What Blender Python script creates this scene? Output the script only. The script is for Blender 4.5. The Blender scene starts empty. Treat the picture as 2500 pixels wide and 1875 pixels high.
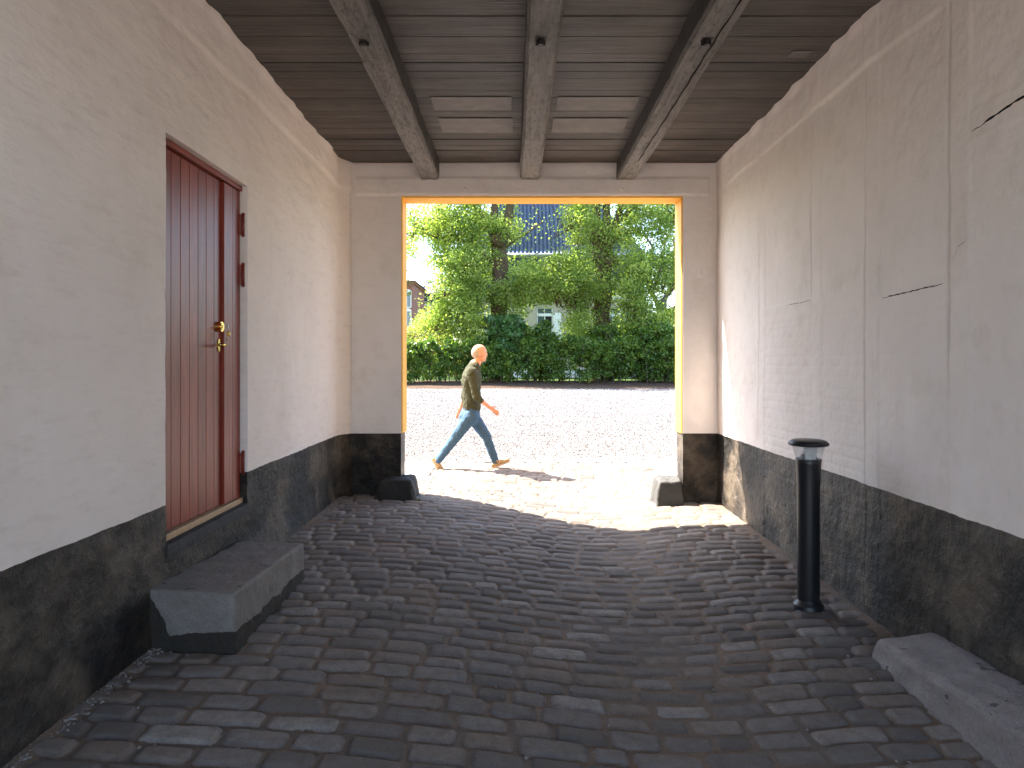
import bpy, bmesh, math, random
import numpy as np
from mathutils import Vector, Matrix
random.seed(7); RNG = np.random.default_rng(11)
C = bpy.context.scene.collection
S = bpy.context.scene

# ------------------------------------------------------------------ camera, sky, sun, exposure
cam_d = bpy.data.cameras.new("camera"); cam = bpy.data.objects.new("camera", cam_d); C.objects.link(cam)
cam.location = (0, 0, 1.5); cam.rotation_euler = (math.radians(90), 0, 0)
cam_d.sensor_width = 36; cam_d.lens = 24.0; cam_d.shift_x = -0.0018; cam_d.shift_y = -0.0197
cam_d.clip_start = 0.05; cam_d.clip_end = 3000
S.camera = cam
SUN_DIR = Vector((0.70, -0.38, -1.0)).normalized()          # the way the light travels
w = bpy.data.worlds.new("World"); S.world = w; w.use_nodes = True
nt = w.node_tree; bg = nt.nodes["Background"]
sky = nt.nodes.new("ShaderNodeTexSky"); sky.sky_type = 'NISHITA'; sky.sun_disc = False
sky.sun_elevation = math.radians(51.5); sky.sun_rotation = math.atan2(-0.70, 0.38)
sky.air_density = 1.0; sky.dust_density = 1.6; sky.ozone_density = 1.0
nt.links.new(sky.outputs[0], bg.inputs[0]); bg.inputs[1].default_value = 0.14
sl = bpy.data.lights.new("sun", 'SUN'); sl.energy = 5.0; sl.angle = math.radians(0.5); sl.color = (1.0, 0.93, 0.82)
sun = bpy.data.objects.new("sun", sl); C.objects.link(sun)
sun.rotation_euler = SUN_DIR.to_track_quat('-Z', 'Y').to_euler()
S.view_settings.view_transform = 'Standard'; S.view_settings.look = 'None'
S.view_settings.gamma = 1; S.view_settings.exposure = 2.62
S.render.engine = 'CYCLES'
S.cycles.max_bounces = 12; S.cycles.diffuse_bounces = 8; S.cycles.transparent_max_bounces = 8

# ------------------------------------------------------------------ numpy noise
def _hash(ix, iy, seed):
    n = (ix.astype(np.int64) * 374761393 + iy.astype(np.int64) * 668265263 + seed * 1442695041) & 0x7fffffff
    n = ((n ^ (n >> 13)) * 1274126177) & 0x7fffffff
    n = (n ^ (n >> 16)) & 0xffff
    return n / 65535.0
def vnoise(x, y, seed=0):
    x = np.asarray(x, float); y = np.asarray(y, float); x, y = np.broadcast_arrays(x, y)
    ix = np.floor(x); iy = np.floor(y); fx = x - ix; fy = y - iy
    fx = fx * fx * (3 - 2 * fx); fy = fy * fy * (3 - 2 * fy)
    a = _hash(ix, iy, seed); b = _hash(ix + 1, iy, seed); c = _hash(ix, iy + 1, seed); d = _hash(ix + 1, iy + 1, seed)
    return (a + (b - a) * fx) * (1 - fy) + (c + (d - c) * fx) * fy - 0.5
def fbm(x, y, f=1.0, o=4, seed=0):
    s = 0; a = 1.0
    for k in range(o):
        s = s + a * vnoise(np.asarray(x) * f + 17.3 * k, np.asarray(y) * f - 9.1 * k, seed + k); f *= 2.03; a *= 0.5
    return s
def sstep(a, b, x):
    t = np.clip((x - a) / (b - a), 0, 1); return t * t * (3 - 2 * t)

# ------------------------------------------------------------------ object helpers
def tag(o, label=None, cat=None, group=None, kind=None):
    if label: o['label'] = label
    if cat: o['category'] = cat
    if group: o['group'] = group
    if kind: o['kind'] = kind
    return o
def empty(name, loc=(0, 0, 0), rz=0):
    o = bpy.data.objects.new(name, None); C.objects.link(o); o.location = loc; o.rotation_euler = (0, 0, rz)
    o.empty_display_size = 0.1
    return o
def link(name, me, mats, parent=None, smooth=False):
    if not isinstance(mats, (list, tuple)): mats = [mats]
    for m in mats: me.materials.append(m)
    if smooth: me.polygons.foreach_set('use_smooth', np.ones(len(me.polygons), bool))
    o = bpy.data.objects.new(name, me); C.objects.link(o)
    if parent:
        o.parent = parent
        off = Vector((0, 0, 0)); p = parent                # meshes are modelled in world coordinates
        while p: off += Vector(p.location); p = p.parent
        if parent.get('_abs', True): o.location = -off
    return o
def np_mesh(name, V, F):
    """V (n,3); F (m,k) all the same size"""
    V = np.asarray(V, np.float32); F = np.asarray(F, np.int32)
    me = bpy.data.meshes.new(name); k = F.shape[1]
    me.vertices.add(len(V)); me.vertices.foreach_set('co', V.ravel())
    me.loops.add(F.size); me.loops.foreach_set('vertex_index', F.ravel())
    me.polygons.add(len(F)); me.polygons.foreach_set('loop_start', np.arange(0, F.size, k, dtype=np.int32))
    me.update(calc_edges=True); me.validate()
    return me
def vcol(me, col, name='Col'):
    a = me.color_attributes.new(name, 'FLOAT_COLOR', 'POINT')
    c = np.ones((len(me.vertices), 4), np.float32); col = np.asarray(col)
    c[:, :col.shape[1]] = col; a.data.foreach_set('color', c.ravel())
class MB:
    """collects shapes, then links them as ONE mesh object"""
    def __init__(s): s.v = []; s.f = []; s.m = []; s.sm = []
    def add(s, V, F, mi=0, smooth=False):
        b = len(s.v); s.v += [tuple(map(float, v)) for v in V]
        s.f += [tuple(int(i) + b for i in f) for f in F]; s.m += [mi] * len(F); s.sm += [smooth] * len(F)
    def box(s, x0, x1, y0, y1, z0, z1, mi=0, bev=0.0):
        if bev > 0:
            bm = bmesh.new(); bmesh.ops.create_cube(bm, size=1)
            for v in bm.verts:
                v.co = Vector((x0 + (v.co.x + .5) * (x1 - x0), y0 + (v.co.y + .5) * (y1 - y0), z0 + (v.co.z + .5) * (z1 - z0)))
            bmesh.ops.bevel(bm, geom=bm.edges[:], offset=bev, segments=2, affect='EDGES', profile=0.6)
            s.bm(bm, mi); return
        V = [(x, y, z) for z in (z0, z1) for y in (y0, y1) for x in (x0, x1)]
        s.add(V, [(0, 2, 3, 1), (4, 5, 7, 6), (0, 1, 5, 4), (2, 6, 7, 3), (0, 4, 6, 2), (1, 3, 7, 5)], mi)
    def bm(s, bm, mi=0, smooth=False):
        bm.verts.index_update()
        s.add([v.co for v in bm.verts], [[v.index for v in f.verts] for f in bm.faces], mi, smooth); bm.free()
    def lathe(s, cx, cy, prof, n=32, mi=0, cap=True):
        V = []; F = []
        for r, z in prof:
            for i in range(n):
                a = 2 * math.pi * i / n; V.append((cx + r * math.cos(a), cy + r * math.sin(a), z))
        for j in range(len(prof) - 1):
            for i in range(n):
                F.append((j * n + i, j * n + (i + 1) % n, (j + 1) * n + (i + 1) % n, (j + 1) * n + i))
        s.add(V, F, mi, True)
        if cap:
            b = len(prof) - 1
            s.add([V[i] for i in range(n)][::-1], [tuple(range(n))], mi)
            s.add([V[b * n + i] for i in range(n)], [tuple(range(n))], mi)
    def tube(s, pts, rad, n=6, mi=0, smooth=True, cap=True):
        pts = [Vector(p) for p in pts]; V = []; F = []
        if not isinstance(rad, (list, tuple)): rad = [rad] * len(pts)
        prev = None
        for i, p in enumerate(pts):
            d = (pts[min(i + 1, len(pts) - 1)] - pts[max(i - 1, 0)]).normalized()
            if prev is None:
                u = d.orthogonal().normalized()
            else:
                u = (prev - d * prev.dot(d)).normalized()
            prev = u; vv = d.cross(u)
            for k in range(n):
                a = 2 * math.pi * k / n; V.append(p + (u * math.cos(a) + vv * math.sin(a)) * rad[i])
        for i in range(len(pts) - 1):
            for k in range(n):
                F.append((i * n + k, i * n + (k + 1) % n, (i + 1) * n + (k + 1) % n, (i + 1) * n + k))
        if cap:
            F.append(tuple(range(n))[::-1]); F.append(tuple((len(pts) - 1) * n + k for k in range(n)))
        s.add(V, F, mi, smooth)
    def build(s, name, mats, parent=None):
        me = bpy.data.meshes.new(name); me.from_pydata(s.v, [], s.f)
        me.polygons.foreach_set('material_index', s.m); me.polygons.foreach_set('use_smooth', s.sm); me.update()
        return link(name, me, mats, parent)

# ------------------------------------------------------------------ materials
class NG:
    def __init__(s, name):
        s.m = bpy.data.materials.new(name); s.m.use_nodes = True; s.t = s.m.node_tree
        s.b = s.t.nodes["Principled BSDF"]; s.out = s.t.nodes["Material Output"]
    def n(s, typ, **kw):
        nd = s.t.nodes.new(typ)
        for k, v in kw.items():
            if k.startswith('i_'): nd.inputs[k[2:].replace('_', ' ')].default_value = v
            else: setattr(nd, k, v)
        return nd
    def l(s, a, b): s.t.links.new(a, b)
    def coord(s, scale=(1, 1, 1), kind='Object'):
        tc = s.n("ShaderNodeTexCoord"); mp = s.n("ShaderNodeMapping"); mp.inputs['Scale'].default_value = scale
        s.l(tc.outputs[kind], mp.inputs[0]); return mp.outputs[0]
    def noise(s, vec, scale, detail=4, rough=0.55):
        nd = s.n("ShaderNodeTexNoise"); nd.inputs['Scale'].default_value = scale
        nd.inputs['Detail'].default_value = detail; nd.inputs['Roughness'].default_value = rough
        s.l(vec, nd.inputs['Vector']); return nd.outputs[0]
    def ramp(s, fac, stops):
        r = s.n("ShaderNodeValToRGB"); el = r.color_ramp.elements
        while len(el) < len(stops): el.new(0.5)
        for e, (p, c) in zip(el, stops):
            e.position = p; e.color = (*c, 1) if len(c) == 3 else c
        s.l(fac, r.inputs[0]); return r.outputs[0]
    def mix(s, fac, a, b, mode='MIX'):
        m = s.n("ShaderNodeMix", data_type='RGBA', blend_type=mode)
        for src, idx in ((fac, 0), (a, 6), (b, 7)):
            if isinstance(src, (int, float)): m.inputs[idx].default_value = src
            elif isinstance(src, tuple): m.inputs[idx].default_value = (*src, 1)
            else: s.l(src, m.inputs[idx])
        return m.outputs[2]
    def math(s, op, a, b=0.0):
        m = s.n("ShaderNodeMath", operation=op)
        for i, src in enumerate((a, b)):
            if isinstance(src, (int, float)): m.inputs[i].default_value = src
            else: s.l(src, m.inputs[i])
        return m.outputs[0]
    def bump(s, h, dist=0.01, strength=1.0, prev=None):
        b = s.n("ShaderNodeBump"); b.inputs['Distance'].default_value = dist; b.inputs['Strength'].default_value = strength
        s.l(h, b.inputs['Height'])
        if prev: s.l(prev, b.inputs['Normal'])
        return b.outputs[0]
    def base(s, c, rough=0.8, spec=0.3, normal=None, metal=0.0):
        if isinstance(c, tuple): s.b.inputs['Base Color'].default_value = (*c, 1)
        else: s.l(c, s.b.inputs['Base Color'])
        if isinstance(rough, (int, float)): s.b.inputs['Roughness'].default_value = rough
        else: s.l(rough, s.b.inputs['Roughness'])
        s.b.inputs['Specular IOR Level'].default_value = spec; s.b.inputs['Metallic'].default_value = metal
        if normal: s.l(normal, s.b.inputs['Normal'])
        return s.m
def plain(name, c, rough=0.6, spec=0.4, metal=0.0, var=0.15, scale=30, bump=0.0):
    g = NG(name); v = g.coord(); n = g.noise(v, scale, 4)
    col = g.ramp(n, [(0.3, tuple(x * (1 - var) for x in c)), (0.7, tuple(min(1, x * (1 + var)) for x in c))])
    nm = g.bump(n, bump) if bump else None
    return g.base(col, rough, spec, nm, metal)
def m_plaster(name, c=(0.85, 0.765, 0.71), brush=(1, 1, 3.5)):
    g = NG(name); v = g.coord()
    vs = g.coord(brush)
    big = g.noise(v, 0.9, 5, 0.6); str_ = g.noise(vs, 5.0, 6, 0.65); fine = g.noise(v, 55, 5, 0.7); mid = g.noise(v, 14, 5, 0.6)
    col = g.ramp(big, [(0.25, tuple(x * 0.93 for x in c)), (0.75, tuple(min(1, x * 1.04) for x in c))])
    dirt = g.ramp(str_, [(0.52, (1, 1, 1)), (0.68, (0.91, 0.895, 0.875)), (0.78, (0.82, 0.80, 0.77))])
    stain = g.ramp(g.noise(g.coord((1, 1, 0.5)), 1.7, 6, 0.7), [(0.5, (1, 1, 1)), (0.7, (0.90, 0.88, 0.86))]); dirt = g.mix(0.8, dirt, stain, 'MULTIPLY')
    col = g.mix(0.7, col, dirt, 'MULTIPLY')
    h1 = g.bump(mid, 0.008, 0.5); h2 = g.bump(str_, 0.018, 0.5, h1); h3 = g.bump(fine, 0.003, 0.6, h2)
    return g.base(col, 0.82, 0.25, h3)
def m_plinth():
    g = NG("black tarred plinth"); v = g.coord()
    big = g.noise(v, 2.2, 6, 0.65); mid = g.noise(v, 22, 6, 0.7); fine = g.noise(v, 110, 4, 0.7)
    col = g.ramp(big, [(0.38, (0.005, 0.0042, 0.0036)), (0.49, (0.032, 0.024, 0.018)), (0.62, (0.125, 0.096, 0.068))])
    dust = g.ramp(mid, [(0.5, (0, 0, 0)), (0.75, (1, 1, 1))])
    col = g.mix(g.math('MULTIPLY', dust, 0.35), col, (0.13, 0.105, 0.08))
    ro = g.ramp(mid, [(0.3, (0.30,) * 3), (0.7, (0.5,) * 3)])
    h = g.bump(big, 0.07, 0.9); h = g.bump(mid, 0.026, 1.0, h); h = g.bump(fine, 0.005, 0.9, h)
    return g.base(col, ro, 0.4, h)
def m_cobble():
    g = NG("granite setts and sand"); v = g.coord()
    at = g.n("ShaderNodeVertexColor", layer_name='Col'); sep = g.n("ShaderNodeSeparateColor"); g.l(at.outputs[0], sep.inputs[0])
    fine = g.noise(v, 130, 5, 0.75); mid = g.noise(v, 16, 5, 0.65); big = g.noise(v, 1.3, 4, 0.6)
    st = g.ramp(sep.outputs[1], [(0.0, (0.12, 0.105, 0.095)), (0.35, (0.18, 0.158, 0.143)), (0.6, (0.225, 0.20, 0.18)), (0.8, (0.205, 0.16, 0.13)), (1.0, (0.29, 0.265, 0.24))])
    grain = g.ramp(fine, [(0.3, (0.72,) * 3), (0.7, (1.15,) * 3)])
    st = g.mix(1.0, st, grain, 'MULTIPLY')
    st = g.mix(g.ramp(mid, [(0.42, (0, 0, 0)), (0.72, (0.6,) * 3)]), st, (0.14, 0.11, 0.085))
    sand = g.ramp(fine, [(0.25, (0.10, 0.068, 0.046)), (0.5, (0.18, 0.125, 0.085)), (0.72, (0.28, 0.22, 0.17)), (0.8, (0.40, 0.36, 0.32))])
    sand = g.mix(g.ramp(big, [(0.4, (0,) * 3), (0.65, (0.8,) * 3)]), sand, (0.125, 0.105, 0.09))
    m = g.math('ADD', sep.outputs[0], g.math('MULTIPLY', g.math('SUBTRACT', mid, 0.5), 0.5))
    m = g.ramp(m, [(0.35, (0, 0, 0)), (0.6, (1, 1, 1))])
    col = g.mix(m, sand, st)
    h = g.bump(mid, 0.010, 0.7); h = g.bump(fine, 0.004, 0.9, h)
    return g.base(col, g.ramp(mid, [(0.3, (0.62,) * 3), (0.7, (0.88,) * 3)]), 0.3, h)
def m_wood_dark(name, c, axis='X'):
    g = NG(name); sc = {'X': (0.8, 14, 14), 'Y': (14, 0.8, 14)}[axis]
    v = g.coord(sc); v0 = g.coord()
    n = g.noise(v, 3.0, 6, 0.65); b = g.noise(v0, 2.0, 4)
    saw = g.n("ShaderNodeTexWave", wave_type='BANDS', bands_direction=axis); saw.inputs['Scale'].default_value = 16
    saw.inputs['Distortion'].default_value = 3.0; saw.inputs['Detail'].default_value = 2; g.l(v0, saw.inputs[0])
    geo = g.n('ShaderNodeNewGeometry')
    msk = g.ramp(g.noise(g.coord((1.0, 7.0, 7) if axis == 'X' else (7, 1, 7)), 1.4, 3), [(0.46, (0,) * 3), (0.6, (1,) * 3)])
    col = g.ramp(n, [(0.3, tuple(x * 0.6 for x in c)), (0.55, c), (0.8, tuple(x * 1.45 for x in c))])
    col = g.mix(g.math('MULTIPLY', msk, 0.45), col, tuple(x * 1.7 for x in c))
    if axis == 'X': col = g.mix(1.0, col, g.ramp(geo.outputs['Random Per Island'], [(0, (0.62,) * 3), (1, (1.3, 1.28, 1.25))]), 'MULTIPLY')
    if axis == 'Y':
        sp = g.noise(g.coord((9, 3, 9)), 3.5, 5, 0.75); col = g.mix(1.0, col, g.ramp(sp, [(0.34, (0.25,) * 3), (0.45, (0.9,) * 3), (0.7, (1.15,) * 3)]), 'MULTIPLY')
    h = g.bump(n, 0.014, 1.0)
    if axis == 'Y': h = g.bump(sp, 0.03, 1.0, h); h = g.bump(g.math('MULTIPLY', saw.outputs[1], msk), 0.003, 0.7, h)
    h = g.bump(g.noise(v0, 30, 5, 0.7), 0.006, 0.8, h)
    return g.base(col, g.ramp(b, [(0.3, (0.42,) * 3), (0.7, (0.6,) * 3)]), 0.5, h)
def m_door():
    g = NG("red painted pine"); v = g.coord((9, 9, 0.7)); v0 = g.coord()
    n = g.noise(v, 4, 6, 0.6); kn = g.noise(g.coord((5, 5, 1.6)), 2.2, 3)
    col = g.ramp(n, [(0.3, (0.17, 0.022, 0.012)), (0.55, (0.25, 0.036, 0.019)), (0.75, (0.32, 0.06, 0.032))])
    col = g.mix(g.ramp(kn, [(0.62, (0,) * 3), (0.72, (0.5,) * 3)]), col, (0.12, 0.022, 0.012))
    geo = g.n('ShaderNodeNewGeometry'); col = g.mix(1.0, col, g.ramp(geo.outputs['Random Per Island'], [(0, (0.85,) * 3), (1, (1.15,) * 3)]), 'MULTIPLY')
    scuff = g.ramp(g.noise(g.coord((3, 3, 1.2)), 6, 6, 0.75), [(0.6, (0,) * 3), (0.75, (0.35,) * 3)]); col = g.mix(scuff, col, (0.36, 0.13, 0.085))
    h = g.bump(n, 0.0012, 0.6); h = g.bump(kn, 0.004, 0.4, h)
    return g.base(col, 0.34, 0.4, h)
def m_leaf(name, stops, trans=0.45, rough=0.45):
    g = NG(name); at = g.n("ShaderNodeVertexColor", layer_name='Col'); sep = g.n("ShaderNodeSeparateColor"); g.l(at.outputs[0], sep.inputs[0])
    col = g.ramp(sep.outputs[0], stops)
    g.base(col, rough, 0.4)
    tr = g.n("ShaderNodeBsdfTranslucent"); tc = g.mix(1.0, col, (2.2, 2.3, 0.95), 'MULTIPLY'); g.l(tc, tr.inputs[0])
    mx = g.n("ShaderNodeMixShader"); mx.inputs[0].default_value = trans
    g.l(g.b.outputs[0], mx.inputs[1]); g.l(tr.outputs[0], mx.inputs[2]); g.l(mx.outputs[0], g.out.inputs[0])
    return g.m
def m_bark(name, c):
    g = NG(name); v = g.coord((5, 5, 1)); n = g.noise(v, 4, 6, 0.7); b = g.noise(g.coord(), 1.2, 4)
    col = g.ramp(n, [(0.3, tuple(x * 0.5 for x in c)), (0.7, tuple(x * 1.4 for x in c))])
    col = g.mix(g.ramp(b, [(0.5, (0,) * 3), (0.7, (0.5,) * 3)]), col, (0.06, 0.075, 0.03))
    return g.base(col, 0.9, 0.2, g.bump(n, 0.05, 1.0))
def m_brick(name):
    g = NG(name); br = g.n("ShaderNodeTexBrick"); v = g.coord((1, 1, 1)); sx = g.n("ShaderNodeSeparateXYZ"); g.l(v, sx.inputs[0])
    cb = g.n("ShaderNodeCombineXYZ"); g.l(g.math('ADD', sx.outputs[0], sx.outputs[1]), cb.inputs[0]); g.l(sx.outputs[2], cb.inputs[1]); g.l(cb.outputs[0], br.inputs[0])
    br.inputs['Color1'].default_value = (0.30, 0.10, 0.06, 1); br.inputs['Color2'].default_value = (0.22, 0.075, 0.05, 1)
    br.inputs['Mortar'].default_value = (0.3, 0.27, 0.24, 1); br.inputs['Scale'].default_value = 4; br.inputs['Mortar Size'].default_value = 0.015
    return g.base(br.outputs[0], 0.85, 0.2)
def m_soil():
    g = NG("brown soil"); v = g.coord(); n = g.noise(v, 9, 6, 0.7); f = g.noise(v, 60, 4, 0.7)
    col = g.ramp(n, [(0.3, (0.07, 0.045, 0.032)), (0.6, (0.12, 0.08, 0.058)), (0.8, (0.2, 0.15, 0.12))])
    return g.base(col, 0.95, 0.1, g.bump(f, 0.03, 1.0, g.bump(n, 0.08)))
def m_gravel(base=False):
    g = NG("crushed stone"); v = g.coord()
    if base:
        f = g.noise(v, 60, 5, 0.85); b = g.noise(v, 0.5, 4, 0.6)
        col = g.ramp(f, [(0.40, (0.035, 0.031, 0.031)), (0.48, (0.13, 0.12, 0.118)), (0.62, (0.24, 0.226, 0.222))])
        col = g.mix(g.ramp(b, [(0.45, (0,) * 3), (0.7, (0.4,) * 3)]), col, (0.09, 0.078, 0.074))
        return g.base(col, 0.9, 0.2, g.bump(f, 0.05, 1.0))
    at = g.n("ShaderNodeVertexColor", layer_name='Col'); sep = g.n("ShaderNodeSeparateColor"); g.l(at.outputs[0], sep.inputs[0])
    col = g.ramp(sep.outputs[0], [(0, (0.05, 0.044, 0.043)), (0.22, (0.13, 0.12, 0.118)), (0.55, (0.215, 0.203, 0.20)), (1, (0.36, 0.345, 0.34))])
    return g.base(col, 0.85, 0.25)
def m_stone(name, c, black=None):
    g = NG(name); v = g.coord(); n = g.noise(v, 7, 6, 0.7); f = g.noise(v, 90, 5, 0.75)
    col = g.ramp(n, [(0.3, tuple(x * 0.8 for x in c)), (0.7, tuple(x * 1.2 for x in c))])
    col = g.mix(1.0, col, g.ramp(f, [(0.3, (0.75,) * 3), (0.7, (1.15,) * 3)]), 'MULTIPLY')
    spots = g.noise(v, 11, 2, 0.4); col = g.mix(g.ramp(spots, [(0.70, (0,) * 3), (0.73, (0.8,) * 3)]), col, tuple(x * 0.25 for x in c))
    if black:                                                # tar paint smeared over the lower edge and the wall side
        sx = g.n("ShaderNodeSeparateXYZ"); g.l(v, sx.inputs[0])
        wob = g.math('MULTIPLY', g.math('SUBTRACT', g.noise(v, 5, 3, 0.5), 0.5), 0.10)
        a = g.math('LESS_THAN', g.math('ADD', sx.outputs[2], wob), black[0])
        b = g.math('LESS_THAN', g.math('ADD', g.math('ADD', sx.outputs[0], g.math('MULTIPLY', sx.outputs[2], 0.6)), wob), black[1])
        m = g.math('MAXIMUM', a, b) if black[1] > -50 else a
        col = g.mix(m, col, (0.03, 0.025, 0.02))
    h = g.bump(n, 0.02, 0.9); h = g.bump(f, 0.004, 0.9, h)
    return g.base(col, 0.72, 0.35, h)
def m_tile():
    g = NG("glazed blue tiles"); v = g.coord((4, 4, 3)); n = g.noise(v, 1.0, 3)
    col = g.ramp(n, [(0.3, (0.022, 0.045, 0.11)), (0.6, (0.04, 0.075, 0.17)), (0.8, (0.08, 0.12, 0.2))])
    return g.base(col, 0.45, 1.0)
def m_lens(name):
    g = NG(name); g.base((0.9, 0.9, 0.9), 0.1, 0.5)
    tr = g.n("ShaderNodeBsdfTransparent"); tl = g.n("ShaderNodeBsdfTranslucent"); tl.inputs[0].default_value = (.9, .9, .9, 1)
    a = g.n("ShaderNodeMixShader"); a.inputs[0].default_value = .5; g.l(g.b.outputs[0], a.inputs[1]); g.l(tl.outputs[0], a.inputs[2])
    m = g.n("ShaderNodeMixShader"); m.inputs[0].default_value = .2; g.l(tr.outputs[0], m.inputs[1]); g.l(a.outputs[0], m.inputs[2]); g.l(m.outputs[0], g.out.inputs[0])
    return g.m
def m_glass(name, rough=0.02):
    g = NG(name); g.base((0.95, 0.97, 0.98), rough, 0.5); g.b.inputs['Transmission Weight'].default_value = 1.0; g.b.inputs['IOR'].default_value = 1.1
    return g.m

M = dict(
    plaster=m_plaster("cream lime plaster"), plaster_h=m_plaster("cream lime plaster brushed sideways", brush=(1, 1, 1)),
    plinth=m_plinth(), cobble=m_cobble(), board=m_wood_dark("dark stained boards", (0.066, 0.056, 0.050), 'X'),
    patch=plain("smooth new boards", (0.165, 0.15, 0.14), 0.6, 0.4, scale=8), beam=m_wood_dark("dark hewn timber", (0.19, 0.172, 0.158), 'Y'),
    door=m_door(), beamside=m_wood_dark('darker beam side', (0.03, 0.026, 0.023), 'Y'), iron=plain("black iron", (0.012, 0.011, 0.011), 0.5, 0.5), brass=plain("polished brass", (0.75, 0.52, 0.16), 0.22, 0.5, 1.0),
    steel=plain("nickel key", (0.5, 0.47, 0.42), 0.3, 0.5, 1.0), redmetal=plain("red painted hinge", (0.20, 0.03, 0.018), 0.4, 0.5),
    yellow=plain("yellow ochre paint", (0.88, 0.47, 0.075), 0.6, 0.3, var=0.06, scale=6, bump=0.01), facade=plain("ochre rendered front", (0.7, 0.42, 0.12), 0.8, 0.2),
    sill=m_stone("dark slate sill", (0.05, 0.05, 0.052)), oak=plain("pale wooden threshold", (0.45, 0.30, 0.17), 0.5, 0.4, scale=25),
    stepL=m_stone("grey concrete tarred below", (0.205, 0.185, 0.168), (0.09, -1.74)), stepR=m_stone("reddish granite", (0.28, 0.245, 0.235)),
    guardL=m_stone("tarred granite", (0.028, 0.025, 0.023)), guardR=m_stone("worn tarred granite", (0.07, 0.066, 0.062)),
    blackpaint=plain("black powder coat", (0.012, 0.013, 0.016), 0.38, 0.5, scale=80), clear=m_lens("clear lens"), frost=plain("frosted lens", (0.6, 0.6, 0.6), 0.3, 0.5),
    crack=plain("dark crack", (0.015, 0.012, 0.01), 0.9, 0.1), slab=plain("pale concrete slab", (0.50, 0.49, 0.47), 0.8, 0.3, var=0.05, scale=20, bump=0.004),
    soil=m_soil(), bounceyard=plain('pale bounce courtyard', (0.52, 0.455, 0.43), 0.9, 0.1, var=0.2, scale=60, bump=0.02), gravel=m_gravel(True), pebble=m_gravel(), rubble=plain("mortar crumbs", (0.27, 0.24, 0.22), 0.9, 0.2, var=0.4, scale=60),
    bark=m_bark("linden bark", (0.13, 0.09, 0.062)), bark2=m_bark("grey bark", (0.13, 0.11, 0.095)),
    leaf=m_leaf("linden leaves", [(0, (0.095, 0.145, 0.04)), (0.5, (0.19, 0.25, 0.075)), (1, (0.34, 0.38, 0.15))], 0.55),
    leafd=m_leaf("hedge leaves", [(0, (0.03, 0.07, 0.016)), (0.6, (0.10, 0.17, 0.035)), (1, (0.22, 0.31, 0.07))], 0.42, 0.35),
    leafb=m_leaf("maple leaves", [(0, (0.04, 0.10, 0.035)), (1, (0.10, 0.19, 0.07))], 0.35, 0.35),
    leafg=m_leaf("young golden leaves", [(0, (0.14, 0.16, 0.055)), (1, (0.25, 0.26, 0.11))], 0.45),
    leaff=m_leaf("far leaves", [(0, (0.06, 0.10, 0.03)), (1, (0.13, 0.17, 0.06))], 0.35),
    tile=m_tile(), cream=plain("cream house render", (0.42, 0.37, 0.30), 0.85, 0.2, var=0.04, scale=2), white=plain("white paint", (0.78, 0.78, 0.77), 0.5, 0.4, var=0.03),
    zinc=plain("grey zinc", (0.40, 0.40, 0.40), 0.4, 0.5, 0.3), dark=plain("dark interior", (0.02, 0.02, 0.022), 0.6, 0.3), pane=plain("window glass", (0.10, 0.13, 0.15), 0.06, 0.8),
    bricks=m_brick("red bricks"), greytile=plain("grey roof tiles", (0.17, 0.165, 0.165), 0.7, 0.3, var=0.3, scale=12), navy=plain("dark blue shed boards", (0.02, 0.035, 0.06), 0.7, 0.3),
    skin=plain("skin", (0.62, 0.30, 0.20), 0.5, 0.4, var=0.05), shirt=plain("olive shirt", (0.054, 0.056, 0.033), 0.85, 0.2, var=0.2, scale=60, bump=0.004),
    jeans=plain("blue denim", (0.055, 0.11, 0.19), 0.85, 0.2, var=0.2, scale=90, bump=0.004), shoe=plain("tan suede", (0.42, 0.28, 0.17), 0.8, 0.2), sole=plain("rubber sole", (0.6, 0.5, 0.4), 0.7, 0.2),
    hair=plain("grey stubble", (0.42, 0.33, 0.28), 0.8, 0.2), lawn=plain("grass", (0.05, 0.085, 0.02), 0.95, 0.1, var=0.5, scale=12, bump=0.05),
)

# ------------------------------------------------------------------ terrain
XL, XR, YF, YO, ZC = -1.92, 2.28, 7.65, 7.93, 3.75          # side walls, inner and outer face of the end wall, ceiling
ZP = 0.72
def terrain(X, Y):
    X = np.asarray(X, float); Y = np.asarray(Y, float)
    t = np.clip((X - XL) / (XR - XL), -0.2, 1.2)
    zl = 0.04 * np.clip((Y - 2.5) / 5, -0.3, 1); zr = -0.16 + 0.11 * np.clip((Y - 3) / 4.65, -0.2, 1)
    fade = 1 - sstep(7.8, 10.2, Y)
    zin = (zl * (1 - t) + zr * t - 0.105 * np.exp(-((X - 0.8) / np.where(X < 0.8, 1.0, 0.74)) ** 2)) * fade
    zout = 0.006 + np.clip((Y - 10.3) / 22.7, 0, 1) * 0.40
    zout = zout + 0.16 * sstep(33.2, 34.3, Y) + np.clip(Y - 36, 0, 60) * 0.006
    return np.where(Y < 10.3, zin + 0.006 * (1 - fade), zout)

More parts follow.
